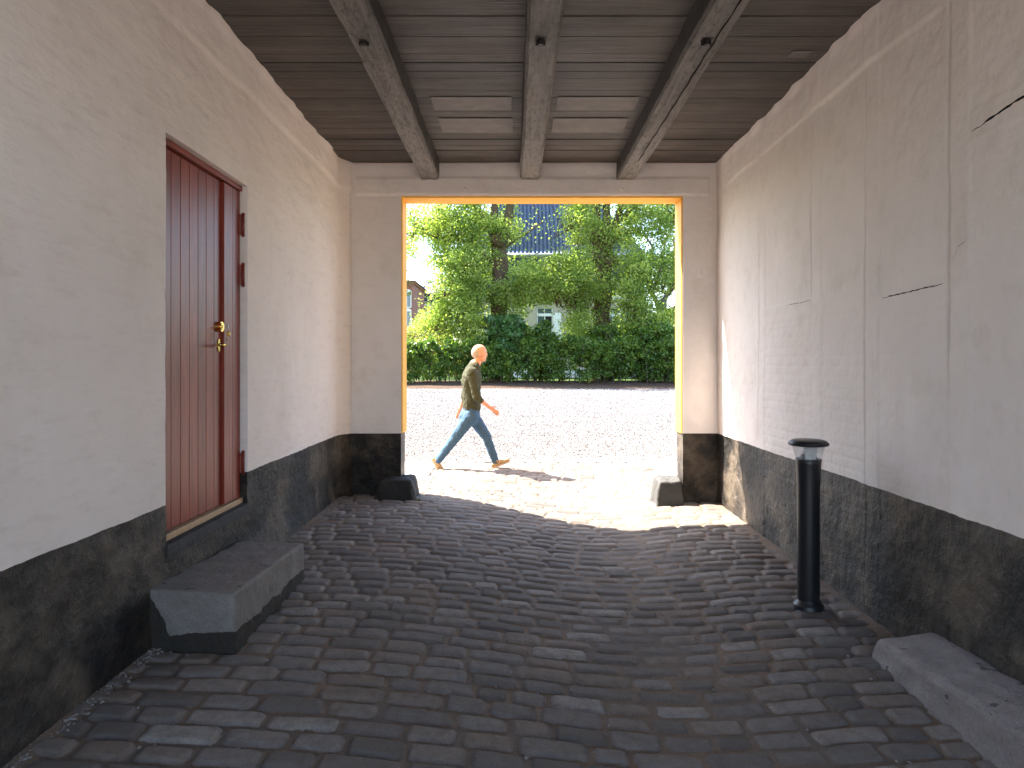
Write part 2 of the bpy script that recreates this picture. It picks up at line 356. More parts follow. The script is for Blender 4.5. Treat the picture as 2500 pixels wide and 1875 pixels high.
# one big sheet to the horizon
def sheet(name, xs, ys, dz, mat, kind='structure', nf=None):
    X, Y = np.meshgrid(xs, ys); Z = terrain(X, Y) + dz
    if nf is not None: Z = Z + nf(X, Y)
    n, m = X.shape; idx = np.arange(n * m).reshape(n, m)
    F = np.stack([idx[:-1, :-1], idx[:-1, 1:], idx[1:, 1:], idx[1:, :-1]], -1).reshape(-1, 4)
    me = np_mesh(name, np.stack([X, Y, Z], -1).reshape(-1, 3), F)
    o = link(name, me, mat, None, True); tag(o, kind=kind); return o
gx = np.concatenate([np.linspace(-1500, -20, 12), np.linspace(-18, 20, 77), np.linspace(25, 1500, 12)])
gy = np.concatenate([np.linspace(-600, -12, 8), np.linspace(-10, 60, 176), np.linspace(70, 2000, 12)])
o = sheet('ground', gx, gy, -0.07, M['lawn']); tag(o, 'rough green lawn and soil stretching away beyond the hedge', 'ground')
o = sheet('soil_strip', np.linspace(-12, 16, 140), np.linspace(30.6, 36, 46), 0.0, M['soil'], nf=lambda X, Y: 0.04 * fbm(X, Y, 2.0, 3, 5) - 0.10 * (1 - sstep(30.6, 31.2, Y)) + 0.05)
tag(o, 'strip of bare brown soil along the foot of the hedge', 'soil')
o = sheet('gravel_yard', np.linspace(-14, 18, 320), np.linspace(10.31, 33.3, 260), 0.0, M['gravel'], nf=lambda X, Y: 0.018 * fbm(X * 0.6 + Y * 0.25, Y, 1.2, 4, 8))
tag(o, 'sunlit yard of pale crushed stone between cobbles and hedge', 'gravel yard')
# loose stones: nobody could count them
def stones(name, X, Y, Z, s, mat, kind='stuff', seed=1):
    r = np.random.default_rng(seed); n = len(X)
    base = np.array([(1, 0, 0), (0, 1, 0), (-1, 0, 0), (0, -1, 0), (0, 0, .7), (0, 0, -.6)], float)
    F = np.array([(0, 1, 4), (1, 2, 4), (2, 3, 4), (3, 0, 4), (1, 0, 5), (2, 1, 5), (3, 2, 5), (0, 3, 5)])
    V = base[None] * (1 + r.uniform(-.35, .35, (n, 6, 3)))
    a = r.uniform(0, 6.28, n); ca, sa = np.cos(a)[:, None], np.sin(a)[:, None]
    x = V[..., 0] * ca - V[..., 1] * sa; y = V[..., 0] * sa + V[..., 1] * ca
    V = np.stack([x, y, V[..., 2] + 0.35 * x * r.uniform(-1, 1, (n, 1))], -1) * s[:, None, None]
    V += np.stack([X, Y, Z], -1)[:, None, :]
    me = np_mesh(name, V.reshape(-1, 3), (F[None] + 6 * np.arange(n)[:, None, None]).reshape(-1, 3))
    vcol(me, np.repeat(r.random((n, 3)), 6, 0)); o = link(name, me, mat); tag(o, kind=kind); return o
n = 150000
py_ = 10.35 + 22.7 * RNG.random(n) ** 1.7; px_ = (RNG.uniform(-1, 1, n)) * (1.2 + 0.30 * py_) + 0.06 * py_
pz_ = terrain(px_, py_) + 0.018 * fbm(px_ * 0.6 + py_ * 0.25, py_, 1.2, 4, 8)
o = stones('loose_gravel', px_, py_, pz_, RNG.uniform(0.008, 0.020, n) * (0.8 + py_ * 0.03), M['pebble'], seed=4)
tag(o, 'loose pale crushed stones covering the yard', 'gravel')

# ------------------------------------------------------------------ cobbles: one height field
def cobbles():
    ROW = 0.137
    xs = np.arange(XL - 0.05, XR + 0.06, 0.0085)
    ys = [-1.6]
    while ys[-1] < 1.8: ys.append(ys[-1] + 0.035)
    while ys[-1] < 10.34: ys.append(ys[-1] + max(0.0075, min(0.017, 0.0026 * ys[-1])))
    ys = np.array(ys)
    X, Y = np.meshgrid(xs, ys)
    wav = 0.016 * fbm(X, Y, 0.45, 2, 21) + 0.02 * np.exp(-((X - 0.5) / 1.3) ** 2)
    Yr = Y + wav + 0.013 * vnoise(X * 6, Y * 5, 3)
    R = np.floor(Yr / ROW).astype(int); v = (Yr / ROW - R) * 2 - 1
    rnd = np.random.default_rng(5)
    U = np.zeros_like(X); HW = np.ones_like(X); ID = np.zeros(X.shape, int); base_id = 0
    xw = X + 0.016 * vnoise(X * 8, Y * 8, 9)
    for k in range(R.min(), R.max() + 1):
        b = [XL - 0.5 + rnd.uniform(0, .2)]
        while b[-1] < XR + 0.4: b.append(b[-1] + rnd.choice([rnd.uniform(.16, .24), rnd.uniform(.22, .30), rnd.uniform(.24, .35)]))
        b = np.array(b); m = R == k
        if not m.any(): continue
        j = np.clip(np.searchsorted(b, xw[m]) - 1, 0, len(b) - 2)
        lo, hi = b[j], b[j + 1]; U[m] = (xw[m] - (lo + hi) / 2) / ((hi - lo) / 2); HW[m] = (hi - lo) / 2; ID[m] = base_id + j
        base_id += len(b)
    N = base_id + 5; r1, r2, r3, r4, r5 = rnd.random((5, N))
    jt = 0.006 + 0.007 * r3[ID]
    dx = HW * (1 - np.abs(U)) - jt; hy = ROW / 2 * (0.86 + 0.14 * r4[ID]); dy = hy * (1 - np.abs(v) * (ROW / 2) / hy) - jt * 0.6
    rad = 0.022 + 0.012 * r5[ID]
    qx = np.clip(rad - dx, 0, None); qy = np.clip(rad - dy, 0, None)
    d = rad - np.sqrt(qx ** 2 + qy ** 2)                       # rounded-rectangle distance to the edge
    d = np.minimum(d, rad) + 0.004 * vnoise(X * 38, Y * 38, 12)
    crown = sstep(-0.006, 1.0, d / rad)
    prof = np.sqrt(np.clip(1 - (1 - np.clip(d / rad, 0, 1)) ** 2, 0, 1))
    tilt = (r1[ID] - .5) * 0.010 * U + (r2[ID] - .5) * 0.014 * v
    near_edge = np.minimum(X - XL, XR - X)
    stone = -0.022 + 0.024 * prof + 0.006 * (1 - 0.5 * U ** 2 - 0.5 * v ** 2) + (r4[ID] - .5) * 0.007 + tilt * .7 + 0.005 * fbm(X, Y, 9, 3, 31)
    dirtz = 0.009 * np.exp(-((X - 1.15 - 0.12 * np.sin(Y)) / 0.42) ** 2) * (1 - sstep(7.5, 9, Y)) + 0.006 * np.exp(-((X + 0.6) / 0.4) ** 2) * sstep(5, 6.5, Y)
    sand = -0.0125 + 0.009 * fbm(X, Y, 1.6, 4, 41) + dirtz + 0.004 * fbm(X, Y, 14, 3, 44) + 0.022 * (1 - sstep(0.0, 0.14, near_edge)) \
        + 0.003 * np.clip(vnoise(X * 60, Y * 60, 3), 0.1, 1)
    H = np.maximum(stone, sand); mask = sstep(-0.003, 0.004, stone - sand)
    Z = terrain(X, Y) + H
    n, m = X.shape; idx = np.arange(n * m).reshape(n, m)
    F = np.stack([idx[:-1, :-1], idx[:-1, 1:], idx[1:, 1:], idx[1:, :-1]], -1).reshape(-1, 4)
    keep = np.ones(len(F), bool)
    me = np_mesh('cobblestone_paving', np.stack([X, Y, Z], -1).reshape(-1, 3), F[keep])
    vcol(me, np.stack([mask, r1[ID], np.zeros_like(mask)], -1).reshape(-1, 3))
    o = link('cobblestone_paving', me, M['cobble'], None, True)
    tag(o, 'grey cobblestones with sandy joints running through the passage', 'cobblestones', kind='structure')
cobbles()
# slabs to both sides of the cobbles outside; the cobbled apron lies between them
def slab(x0, x1, y0, y1, label, bev=0.006):
    b = MB(); z = float(terrain(0, 9.9)) + 0.012
    b.box(x0, x1, y0, y1, z - 0.08, z + 0.012, 0, bev); o = b.build('paving_slab', M['slab']); tag(o, label, 'paving slab', 'pale slabs outside the gateway')
slab(-1.66, -1.135, 9.03, 10.29, 'large pale slab outside the gateway under the walking person\'s rear foot')
slab(-2.9, -1.67, 9.03, 10.29, 'pale slab outside the gateway half hidden by the left pier')
slab(1.87, 3.2, 9.66, 10.29, 'far pale slab outside the gateway by the gravel on the right')
slab(1.98, 3.2, 9.03, 9.65, 'near pale slab outside the gateway behind the right guard stone')
slab(-14, -2.91, 9.03, 10.29, 'pale slab path along the building front outside to the left')
slab(3.21, 18, 9.03, 10.29, 'pale slab path along the building front outside to the right')
o = sheet('forecourt', np.concatenate([np.linspace(-14, -1.97, 20)]), np.linspace(7.9, 9.02, 8), 0.0, M['gravel']); tag(o, 'gravel forecourt along the left of the gate', 'forecourt')
o = sheet('forecourt', np.concatenate([np.linspace(2.34, 18, 20)]), np.linspace(7.9, 9.02, 8), 0.0, M['gravel']); tag(o, 'gravel forecourt along the right of the gate', 'forecourt')
# unseen rear courtyard, made pale and pinkish to bounce light into the passage
o = sheet('rear_bounce_courtyard', np.linspace(-14, 16, 60), np.linspace(-24, -1.61, 50), 0.0, M['bounceyard']); tag(o, 'unseen courtyard behind the passage, made pale to bounce light in', 'courtyard')
# crumbs and loose chips
n = 2600
ex = np.concatenate([XL + 0.02 + np.abs(RNG.normal(0, .035, n)), XR - 0.02 + np.abs(RNG.normal(0, .035, n)), RNG.uniform(XL, XR, 420)])
ey = np.concatenate([RNG.uniform(2.2, 7.6, n), RNG.uniform(2.2, 7.6, n), 2.3 + 6 * RNG.random(420) ** 1.3])
es = np.concatenate([RNG.uniform(.003, .012, 2 * n) * RNG.random(2 * n), RNG.uniform(.003, .011, 420)]) + 0.002
o = stones('loose_chips', ex, ey, terrain(ex, ey) + np.concatenate([np.full(2 * n, 0.004), np.full(420, 0.0)]), es, M['rubble'], seed=9)
tag(o, 'mortar crumbs and stone chips strewn over the cobbles and along the walls', 'stone chips')

# ------------------------------------------------------------------ gateway building
G = empty('gateway_building', (0, 3, 0))
tag(G, 'cream plastered gateway passage with black plinth, dark beams and a red door', 'building')
class Slabs:
    """displaced sheets with a back, collected in one mesh. fr(a,b)->(n,3) front points; back = offset vector"""
    def __init__(s): s.V = []; s.F = []; s.n = 0; s.sm = []
    def add(s, fr, a, b, back, flip=False):
        A, B = np.meshgrid(a, b); P = fr(A, B); n, m = A.shape
        idx = np.arange(n * m).reshape(n, m) + s.n
        F = np.stack([idx[:-1, :-1], idx[:-1, 1:], idx[1:, 1:], idx[1:, :-1]], -1).reshape(-1, 4)
        if flip: F = F[:, ::-1]
        s.V.append(P.reshape(-1, 3)); s.F.append(F); s.sm.append(np.ones(len(F), bool)); s.n += n * m
        bk = np.asarray(back, float)
        for edge in (P[0], P[-1][::-1], P[:, 0][::-1], P[:, -1]):
            k = len(edge); Q = np.concatenate([edge, edge + bk]); s.V.append(Q)
            i = np.arange(k - 1) + s.n; F = np.stack([i, i + k, i + k + 1, i + 1], -1)
            if flip: F = F[:, ::-1]
            s.F.append(F); s.sm.append(np.zeros(len(F), bool)); s.n += 2 * k
        q = np.array([P[0, 0], P[0, -1], P[-1, -1], P[-1, 0]]) + bk; s.V.append(q)
        s.F.append(np.array([[3, 2, 1, 0]]) + s.n); s.sm.append(np.zeros(1, bool)); s.n += 4
    def build(s, name, mats, parent):
        me = np_mesh(name, np.concatenate(s.V), np.concatenate(s.F)); sm = np.concatenate(s.sm)
        o = link(name, me, mats, parent); 
        if len(sm) == len(me.polygons): me.polygons.foreach_set('use_smooth', sm)
        return o
def ar(a, b, step): return np.linspace(a, b, max(2, int(round((b - a) / step)) + 1))
D0, D1, DZ0, DZ1 = 3.766, 4.925, 0.44, 2.78                  # door opening in the left wall
def disp_left(Y, Z):
    d = 0.020 * fbm(Y, Z, 0.7, 3, 51) + 0.010 * fbm(Y * 0.8, Z * 2.4, 2.2, 4, 55) + 0.003 * fbm(Y, Z * 2, 12, 2, 58)
    top = sstep(3.44, 3.47, Z + 0.03 * vnoise(Y * 1.6, 0 * Y, 2)) * (0.011 + 0.012 * vnoise(Y * 2.1, Y * 0, 6))   # plastered-over wall plate
    d = d + top + 0.02 * sstep(3.66, 3.75, Z) * (0.6 + 1.4 * vnoise(Y * 7.5, 0 * Y, 61))
    quiet = sstep(0.0, 0.25, np.maximum(np.maximum(D0 - Y, Y - D1), np.maximum(DZ0 - Z, Z - DZ1)))
    corner = 0.10 * sstep(YF - 0.32, YF, Y) ** 2
    return d * (0.35 + 0.65 * quiet) + corner
def disp_plinth(Y, Z, seed):
    return 0.012 * fbm(Y, Z, 3, 4, seed) + 0.006 * fbm(Y, Z, 14, 3, seed + 5)
def edge_wob(Y, Z): return Z + 0.005 * vnoise(Y * 5, Y * 0, 77) * np.exp(-((Z - ZP) / 0.03) ** 2) + 0.004 * vnoise(Y * 31, Y * 0, 78) * np.exp(-((Z - ZP) / 0.02) ** 2)
def fl(Y, Z):
    Z0 = Z; Z = edge_wob(Y, Z)
    d = disp_left(Y, Z) + np.where(Z < ZP, disp_plinth(Y, Z, 71) * sstep(0, .05, ZP - Z) + 0.03 * sstep(0.25, -0.05, Z) , 0)
    return np.stack([XL + d, Y, Z], -1)
BK = (-0.45, 0, 0); YB = -1.4
wl = Slabs(); st = 0.02
wl.add(fl, ar(YB, D0, st * 1.6), ar(ZP, ZC, st), BK); wl.add(fl, ar(D1, YF, st), ar(ZP, ZC, st), BK); wl.add(fl, ar(D0, D1, st), ar(DZ1, ZC, st), BK)
side_l = wl.build('side_wall', M['plaster'], G); side_l['label'] = 'left plastered wall holding the red door'
pl = Slabs(); st = 0.016
pl.add(fl, ar(YB, D0, st * 1.5), ar(-0.35, ZP, st), BK); pl.add(fl, ar(D1, YF, st), ar(-0.35, ZP, st), BK); pl.add(fl, ar(D0, D1, st), ar(-0.35, DZ0, st), BK)
pl.build('plinth', M['plinth'], side_l)

posts = [(6.20, 6.345), (5.06, 5.214), (4.26, 4.425), (3.41, 3.578), (2.2, 2.36), (1.0, 1.16), (-0.2, -0.04)]
rails = [(6.345, 7.65, 2.42, 2.55, -.03), (5.214, 6.20, 1.86, 2.0, 0), (4.425, 5.06, 1.86, 2.0, 0), (3.578, 4.26, 1.80, 1.95, 0), (2.36, 3.41, 2.60, 2.76, 0), (1.16, 2.2, 2.6, 2.76, 0)]
def disp_right(Y, Z):
    d = 0.018 * fbm(Y, Z, 0.8, 3, 81) + 0.007 * fbm(Y, Z * 1.5, 4, 4, 85) + 0.0025 * fbm(Y, Z, 14, 2, 88)
    wob = 0.012 * vnoise(Z * 2.2, Y * 0, 14)
    inpanel = np.ones_like(Y)
    for a, b in posts:
        p = sstep(a - 0.008, a + 0.008, Y + wob) * (1 - sstep(b - 0.008, b + 0.008, Y + wob)); d = d + 0.0045 * p; inpanel *= (1 - p)
        d = d - 0.010 * np.exp(-((Y + wob - b - 0.006) / 0.010) ** 2) * sstep(-.25, .2, vnoise(Z * 1.7, Y * 0 + a, 17)) * (Z < 3.45)
    for y0, y1, z0, z1, sl_ in rails:
        zz = Z + 0.012 * vnoise(Y * 2.5, Y * 0, 19)
        p = sstep(z0 - .008, z0 + .008, zz) * (1 - sstep(z1 - .008, z1 + .008, zz)) * (Y > y0) * (Y < y1); d = d + 0.004 * p; inpanel = inpanel * (1 - p)
    # bricks telling through the limewash in the lower panels
    row = np.floor(Z / 0.078); jz = np.abs(Z / 0.078 - row - 0.5); u = Y / 0.245 + 0.5 * (row % 2); ju = np.abs(u - np.floor(u) - 0.5)
    joint = np.maximum(sstep(0.38, 0.5, jz), sstep(0.45, 0.5, ju))
    amt = inpanel * sstep(3.5, 4.6, Y) * (1 - sstep(6.2, 6.35, Y)) * (1 - sstep(1.8, 1.95, Z)) * np.clip(0.6 + 1.2 * vnoise(Y * 1.5, Z * 1.5, 23), 0, 1)
    d = d - 0.0045 * joint * amt
    top = sstep(3.40, 3.43, Z + 0.03 * vnoise(Y * 1.4, 0 * Y, 92)); d = d + top * (0.009 + 0.012 * vnoise(Y * 2, Y * 0, 96))
    d = d + 0.02 * sstep(3.66, 3.75, Z) * (0.6 + 1.6 * vnoise(Y * 7.1, 0 * Y, 97))
    return d
def frr(Y, Z):
    Z = edge_wob(Y + 31, Z)
    d = disp_right(Y, Z) + np.where(Z < ZP, disp_plinth(Y, Z, 101) * 1.2 * sstep(0, .05, ZP - Z), 0)
    return np.stack([XR - d, Y, Z], -1)
wr = Slabs(); wr.add(frr, np.concatenate([ar(YB, 2.9, 0.04), ar(2.9, YF, 0.0125)[1:]]), ar(ZP, ZC, 0.0125), (0.45, 0, 0), True)
side_r = wr.build('side_wall', M['plaster_h'], G); side_r['label'] = 'right half-timbered wall limewashed over with long cracks'
pr = Slabs(); pr.add(frr, np.concatenate([ar(YB, 2.9, 0.03), ar(2.9, YF, 0.0125)[1:]]), ar(-0.4, ZP, 0.0125), (0.45, 0, 0), True); pr.build('plinth', M['plinth'], side_r)
def crack(ptsYZ, wd, name='crack', side='R', parent=None):
    b = MB(); V = []; F = []; r = random.Random(3)
    n = 40; P = []
    for i in range(n + 1):
        t = i / n * (len(ptsYZ) - 1); k = min(int(t), len(ptsYZ) - 2); f = t - k
        y = ptsYZ[k][0] * (1 - f) + ptsYZ[k + 1][0] * f; z = ptsYZ[k][1] * (1 - f) + ptsYZ[k + 1][1] * f + r.uniform(-.003, .003)
        P.append((y, z, wd * (0.35 + 0.65 * abs(math.sin(i * 0.7 + r.random()))) * min(1, 6 * min(i, n - i) / n + .1)))
    for y, z, ww in P:
        for s_ in (-1, 1):
            d = float(disp_right(np.array([y]), np.array([z + s_ * ww]))[0]); x = XR - d - 0.0015
            V.append((x, y, z + s_ * ww)); 
    for y, z, ww in P: V.append((XR + 0.05, y, z - ww)); V.append((XR + 0.05, y, z + ww))
    m = len(P)
    for i in range(m - 1): F.append((2 * i, 2 * i + 1, 2 * i + 3, 2 * i + 2))
    b.add(V, F); return b
ck = crack([(4.22, 1.905), (3.9, 1.915), (3.62, 1.925)], 0.004)
for args in ([(3.41, 2.655), (3.1, 2.69), (2.7, 2.70), (2.36, 2.715)], 0.007), ([(5.72, 1.99), (5.4, 1.985), (5.23, 1.99)], 0.002), ([(5.218, 3.3), (5.22, 2.6), (5.216, 2.1)], 0.002), ([(6.350, 3.2), (6.352, 2.9), (6.35, 2.62)], 0.003), ([(3.55, 2.02), (3.5, 2.1), (3.43, 2.12)], 0.0015):
    crack(*args).build('crack', M['crack'], side_r)
ck.build('crack', M['crack'], side_r)

# end wall with the big opening
XA, XB, ZT = -1.264, 1.895, 3.382
def disp_end(X, Z):
    d = 0.012 * fbm(X, Z, 1.1, 3, 111) + 0.007 * fbm(X * 0.8, Z * 1.6, 5, 4, 115)
    bz = 3.585 + 0.012 * vnoise(X * 1.7, X * 0, 3)
    d = d + 0.013 * sstep(3.39, 3.40, Z) * (1 - sstep(bz - 0.006, bz + 0.006, Z)) * (X > -1.78) * (X < 2.18) + 0.02 * sstep(3.60, 3.70, Z) * (0.5 + vnoise(X * 2.6, Z * 3, 118))
    return d
def fe(X, Z):
    d = disp_end(X, Z) + np.where(Z < ZP, disp_plinth(X, Z, 121) * sstep(0, .05, ZP - Z), 0)
    e = np.minimum(np.abs(X - XA), np.abs(X - XB)); d = np.where((Z < ZT + 0.02), d * sstep(-0.02, 0.08, e), d)
    return np.stack([X, YF - d, Z], -1)
E = Slabs(); bk = (0, YO - YF, 0); st = 0.014
E.add(fe, ar(XL - .05, XA, st), ar(ZP, ZC, st), bk); E.add(fe, ar(XB, XR + .05, st), ar(ZP, ZC, st), bk); E.add(fe, ar(XA, XB, st), ar(ZT, ZC, st), bk)
end = E.build('end_wall', M['plaster_h'], G); end['label'] = 'plastered end wall around the big gate opening'
for a_, b_ in ((XL - .05, XA), (XB, XR + .05)):
    E = Slabs(); E.add(fe, ar(a_, b_, st), ar(-0.35, ZP, st), bk); E.build('plinth', M['plinth'], end)
# yellow lining boards of the opening
fr = MB(); t = 0.028
fr.box(XA - 0.004, XA + 0.016, YF + 0.012, YO + 0.02, ZP, ZT - 0.022, 0, 0.003)
fr.box(XB - 0.016, XB + 0.004, YF + 0.012, YO + 0.02, ZP, ZT - 0.022, 0, 0.003)
fr.box(XA - 0.004, XB + 0.004, YF + 0.010, YF + 0.10, ZT - 0.020, ZT + 0.004, 0, 0.003); fr.box(XA - 0.004, XB + 0.004, YF + 0.104, YO + 0.02, ZT - 0.021, ZT + 0.003, 0, 0.003)
fr.build('gate_lining', M['yellow'], G)
# the outside of the building
f = MB()
f.box(-9, XA - 0.01, YO + 0.002, YO + 0.06, ZP, 6.2); f.box(XB + 0.01, 10, YO + 0.002, YO + 0.06, ZP, 6.2); f.box(XA - 0.01, XB + 0.01, YO + 0.002, YO + 0.06, ZT + 0.03, 6.2)
f.box(-9, XL - 0.46, YB, YO, -0.3, 6.2); f.box(XR + 0.46, 10, YB, YO, -0.3, 6.2); f.box(XL - 0.46, XR + 0.46, YB, YO, ZC + 0.12, 6.2)
f.build('outer_wall', M['facade'], G)
f = MB(); V = [(-9.3, YB - .3, 6.2), (10.3, YB - .3, 6.2), (10.3, YO + .3, 6.2), (-9.3, YO + .3, 6.2), (-9.3, (YB + YO) / 2, 9), (10.3, (YB + YO) / 2, 9)]
f.add(V, [(0, 1, 5, 4), (2, 3, 4, 5), (0, 4, 3), (1, 2, 5), (3, 2, 1, 0)]); f.build('roof', M['greytile'], G)
# ceiling boards
c = MB(); y = YB; r = random.Random(12)
while y < YF - 0.02:
    wd = r.choice([r.uniform(.10, .14), r.uniform(.14, .19), r.uniform(.12, .16)]); y1 = min(y + wd, YF)
    z = ZC + r.uniform(-.004, .006); c.box(XL - .3, XR + .3, y + 0.0025, y1 - 0.0025, z, ZC + 0.05, 0, 0.003); y = y1
c.box(XL - .3, XR + .3, YB, YF, ZC + 0.052, ZC + 0.118, 0)
ceil = c.build('ceiling', M['board'], G)
def cpatch(x0, x1, y0, y1):
    p = MB(); w_ = (y1 - y0) / 3
    for i in range(3): p.box(x0, x1, y0 + i * w_ + .001, y0 + (i + 1) * w_ - .001, ZC - 0.0075, ZC - 0.0046, 0, 0.0005)
    for xx in (x0 + .03, x1 - .03):
        for i in range(6): p.lathe(xx, y0 + (i + .5) * w_ / 2, [(0.004, ZC - 0.009), (0.004, ZC - 0.0074)], 6)
    p.build('ceiling_patch', M['patch'], ceil)
for a in ((-.70, -.02, 5.74, 6.04), (-.69, -.01, 6.24, 6.62), (.37, 1.06, 5.74, 6.04), (.36, 1.05, 6.24, 6.62), (2.0 - .0, 2.14, 4.9, 5.0)): cpatch(*a)
# beams
def beam(xc, seed, ch):
    r = np.random.default_rng(seed); ys = np.arange(YB, YF + 0.02, 0.05); ys[-1] = YF - 0.0
    prof = [(-1, 1), (-1, .2), (-1, -.6), (-1 + ch, -1), (-.5, -1), (0, -1), (.5, -1), (1 - ch, -1), (1, -.6), (1, .2), (1, 1)]
    V = []
    for y in ys:
        for k, (u, v_) in enumerate(prof):
            hx = 0.108 + 0.016 * float(vnoise(y * 1.1, k * .4, seed)) + 0.008 * float(vnoise(y * 7, k * 2.3, seed + 2)); 
            zz = (3.56 + 0.03 * float(vnoise(y * .8, 3.3, seed + 3)) * min(1, (YF - y)) + 0.008 * float(vnoise(y * 6, k * 1.7, seed + 4))) if v_ < 0 else ZC + 0.003
            if -1 < v_ < 0.5: zz = 3.56 + (ZC - 3.56) * (v_ + 1) / 2
            V.append((xc + u * hx + 0.02 * float(vnoise(y * .5, 1.1, seed + 6)), y, zz))
    n = len(prof); F = []
    for i in range(len(ys) - 1):
        for k in range(n - 1): F.append((i * n + k, (i + 1) * n + k, (i + 1) * n + k + 1, i * n + k + 1))
        F.append((i * n + n - 1, (i + 1) * n + n - 1, (i + 1) * n, i * n))
    F.append(tuple(range(n))); F.append(tuple((len(ys) - 1) * n + k for k in range(n))[::-1])
    b = MB(); b.add(V, F); b.m = [1 if (i < (len(ys) - 1) * n and i % n in (0, 1, 8, 9)) else 0 for i in range(len(F))]; o = b.build('ceiling_beam', [M['beam'], M['beamside']], G)  # side faces get a darker material than the underside
    p = MB(); yb = 4.33; xo = xc - 0.02
    p.box(xo - .036, xo + .036, yb - .03, yb + .03, 3.556, 3.561, 0, 0.001); p.box(xo - .032, xo + .032, yb + .018, yb + .028, 3.528, 3.556)
    p.lathe(xo, yb, [(.017, 3.522), (.017, 3.556)], 6); p.build('bolt', M['iron'], o)
    return o
beam(-0.935, 3, 0.12); beam(0.19, 9, 0.22); b3 = beam(1.245, 15, 0.10)
# drying split along the right beam
sp = MB(); V = []; F = []; ys = np.linspace(3.2, 6.9, 60)
for i, y in enumerate(ys):
    ww = 0.0045 * max(0.04, abs(math.sin(y * 2.1)) * math.sin(y * 5.3 + 1)); xx = 1.275 + 0.005 * math.sin(y * 2.7) + 0.003 * math.sin(y * 19) - 0.008 * (y - 5)
    zz = 3.548 + 0.03 * float(vnoise(y * .8, 3.3, 18)) * min(1, YF - y); V += [(xx - ww, y, zz), (xx + ww, y, zz), (xx, y, zz + .03)]
for i in range(59):
    F += [(3 * i, 3 * i + 1, 3 * i + 4, 3 * i + 3), (3 * i + 1, 3 * i + 2, 3 * i + 5, 3 * i + 4), (3 * i + 2, 3 * i, 3 * i + 3, 3 * i + 5)]
sp.add(V, F); sp.build('split', M['crack'], b3)
# two hooks in the lintel
for x in (-0.55, 1.20):
    h = MB(); z = 3.455; h.tube([(x, YF - .02, z + .01), (x, YF - .05, z + .008), (x + .012, YF - .062, z - .012), (x - .004, YF - .052, z - .028)], .006, 6)
    h.box(x - .018, x + .018, YF - .035, YF - .015, z - .012, z + .02, 0, .004); h.build('lintel_hook', M['plaster'], G)
# door (main leaf, narrow side leaf 2 cm proud, frame, hinges, sill)
XD = XL - 0.068
d = MB()
def boards(b, edges, x1, z0, z1):
    for a, c_ in zip(edges[:-1], edges[1:]): b.box(x1 - .022, x1 - random.uniform(0, .001), a + .0018, c_ - .0018, z0, z1, 0, 0.003)
    b.box(x1 - .045, x1 - .014, edges[0], edges[-1], z0 + .002, z1 - .002)
boards(d, [3.80, 3.845, 3.959, 4.072, 4.184, 4.299, 4.411, 4.526, 4.632], XD, 0.545, 2.735)
door = d.build('door', M['door'], G); door['label'] = 'tall red plank door with brass lock and handle'
d = MB(); boards(d, [4.645, 4.778, 4.905], XD + 0.020, 0.545, 2.735); d.box(XD - .02, XD + .022, 4.635, 4.650, .545, 2.735, 0, .002); d.build('side_leaf', M['door'], door)
d = MB(); d.box(XD - .08, XD + .012, D0 + .002, 3.797, .5, 2.775, 0, .002); d.box(XD - .08, XD + .012, 4.908, D1 - .002, .5, 2.775, 0, .002); d.box(XD - .08, XD + .030, D0 + .002, D1 - .002, 2.742, 2.776, 0, .002)
d.build('door_frame', M['door'], door)
d = MB(); d.box(XD - .08, XD + .034, D0 + .002, D1 - .002, .500, .538, 0, .003); d.build('threshold', M['oak'], door)
d = MB(); d.box(XL - .2, XL + .012, D0 + .002, D1 - .002, .43, .497, 0, .006); d.build('door_sill', M['sill'], door)
for yy in (4.912, 3.790):
    for z in (2.50, 2.14, 0.79):
        h = MB(); xh = XD + .034; h.box(XD + .012, xh, yy - .035, yy + .010, z - .07, z + .07, 0, .002)
        h.tube([(xh + .006, yy, z - .075), (xh + .006, yy, z + .075)], .010, 10); h.lathe(xh + .006, yy, [(.012, z + .075), (.010, z + .084), (.003, z + .088)], 10); h.lathe(xh + .006, yy, [(.003, z - .088), (.012, z - .082), (.012, z - .074)], 10)
        h.build('hinge', M['redmetal'], door)
def disc(b, x0, x1, y, z, ry, rz, n=24, mi=0):
    V = [(x, y + ry * math.cos(2 * math.pi * i / n), z + rz * math.sin(2 * math.pi * i / n)) for x in (x0, x1) for i in range(n)]
    F = [(i, (i + 1) % n, n + (i + 1) % n, n + i) for i in range(n)]; b.add(V, F, mi, True); b.add(V[n:], [tuple(range(n))], mi); b.add(V[:n][::-1], [tuple(range(n))], mi)
l = MB(); yl = 4.595; disc(l, XD, XD + .024, yl, 1.750, .034, .034); disc(l, XD + .024, XD + .029, yl, 1.750, .026, .026); disc(l, XD + .029, XD + .034, yl, 1.750, .012, .012); l.build('lock', M['brass'], door)
l = MB(); disc(l, XD, XD + .006, yl, 1.625, .020, .044); l.tube([(XD, yl, 1.628), (XD + .045, yl, 1.628), (XD + .058, yl - .012, 1.628), (XD + .060, yl - .05, 1.627), (XD + .056, yl - .115, 1.624)], [.009, .008, .009, .009, .011], 10); l.build('handle', M['brass'], door)
k = empty('key_bunch', (XD + .034, yl, 1.75)); tag(k, 'two small keys hanging from the brass lock of the red door', 'keys')
b = MB(); b.box(XD + .030, XD + .045, yl - .004, yl + .004, 1.748, 1.752); b.box(XD + .045, XD + .068, yl - .002, yl + .002, 1.736, 1.764, 0, .001); b.build('key', M['steel'], k)
b = MB(); b.tube([(XD + .062 + .010 * math.cos(a), yl, 1.728 + .012 * math.sin(a)) for a in np.linspace(0, 2 * math.pi, 17)], .0012, 6); b.build('key_ring', M['steel'], k)
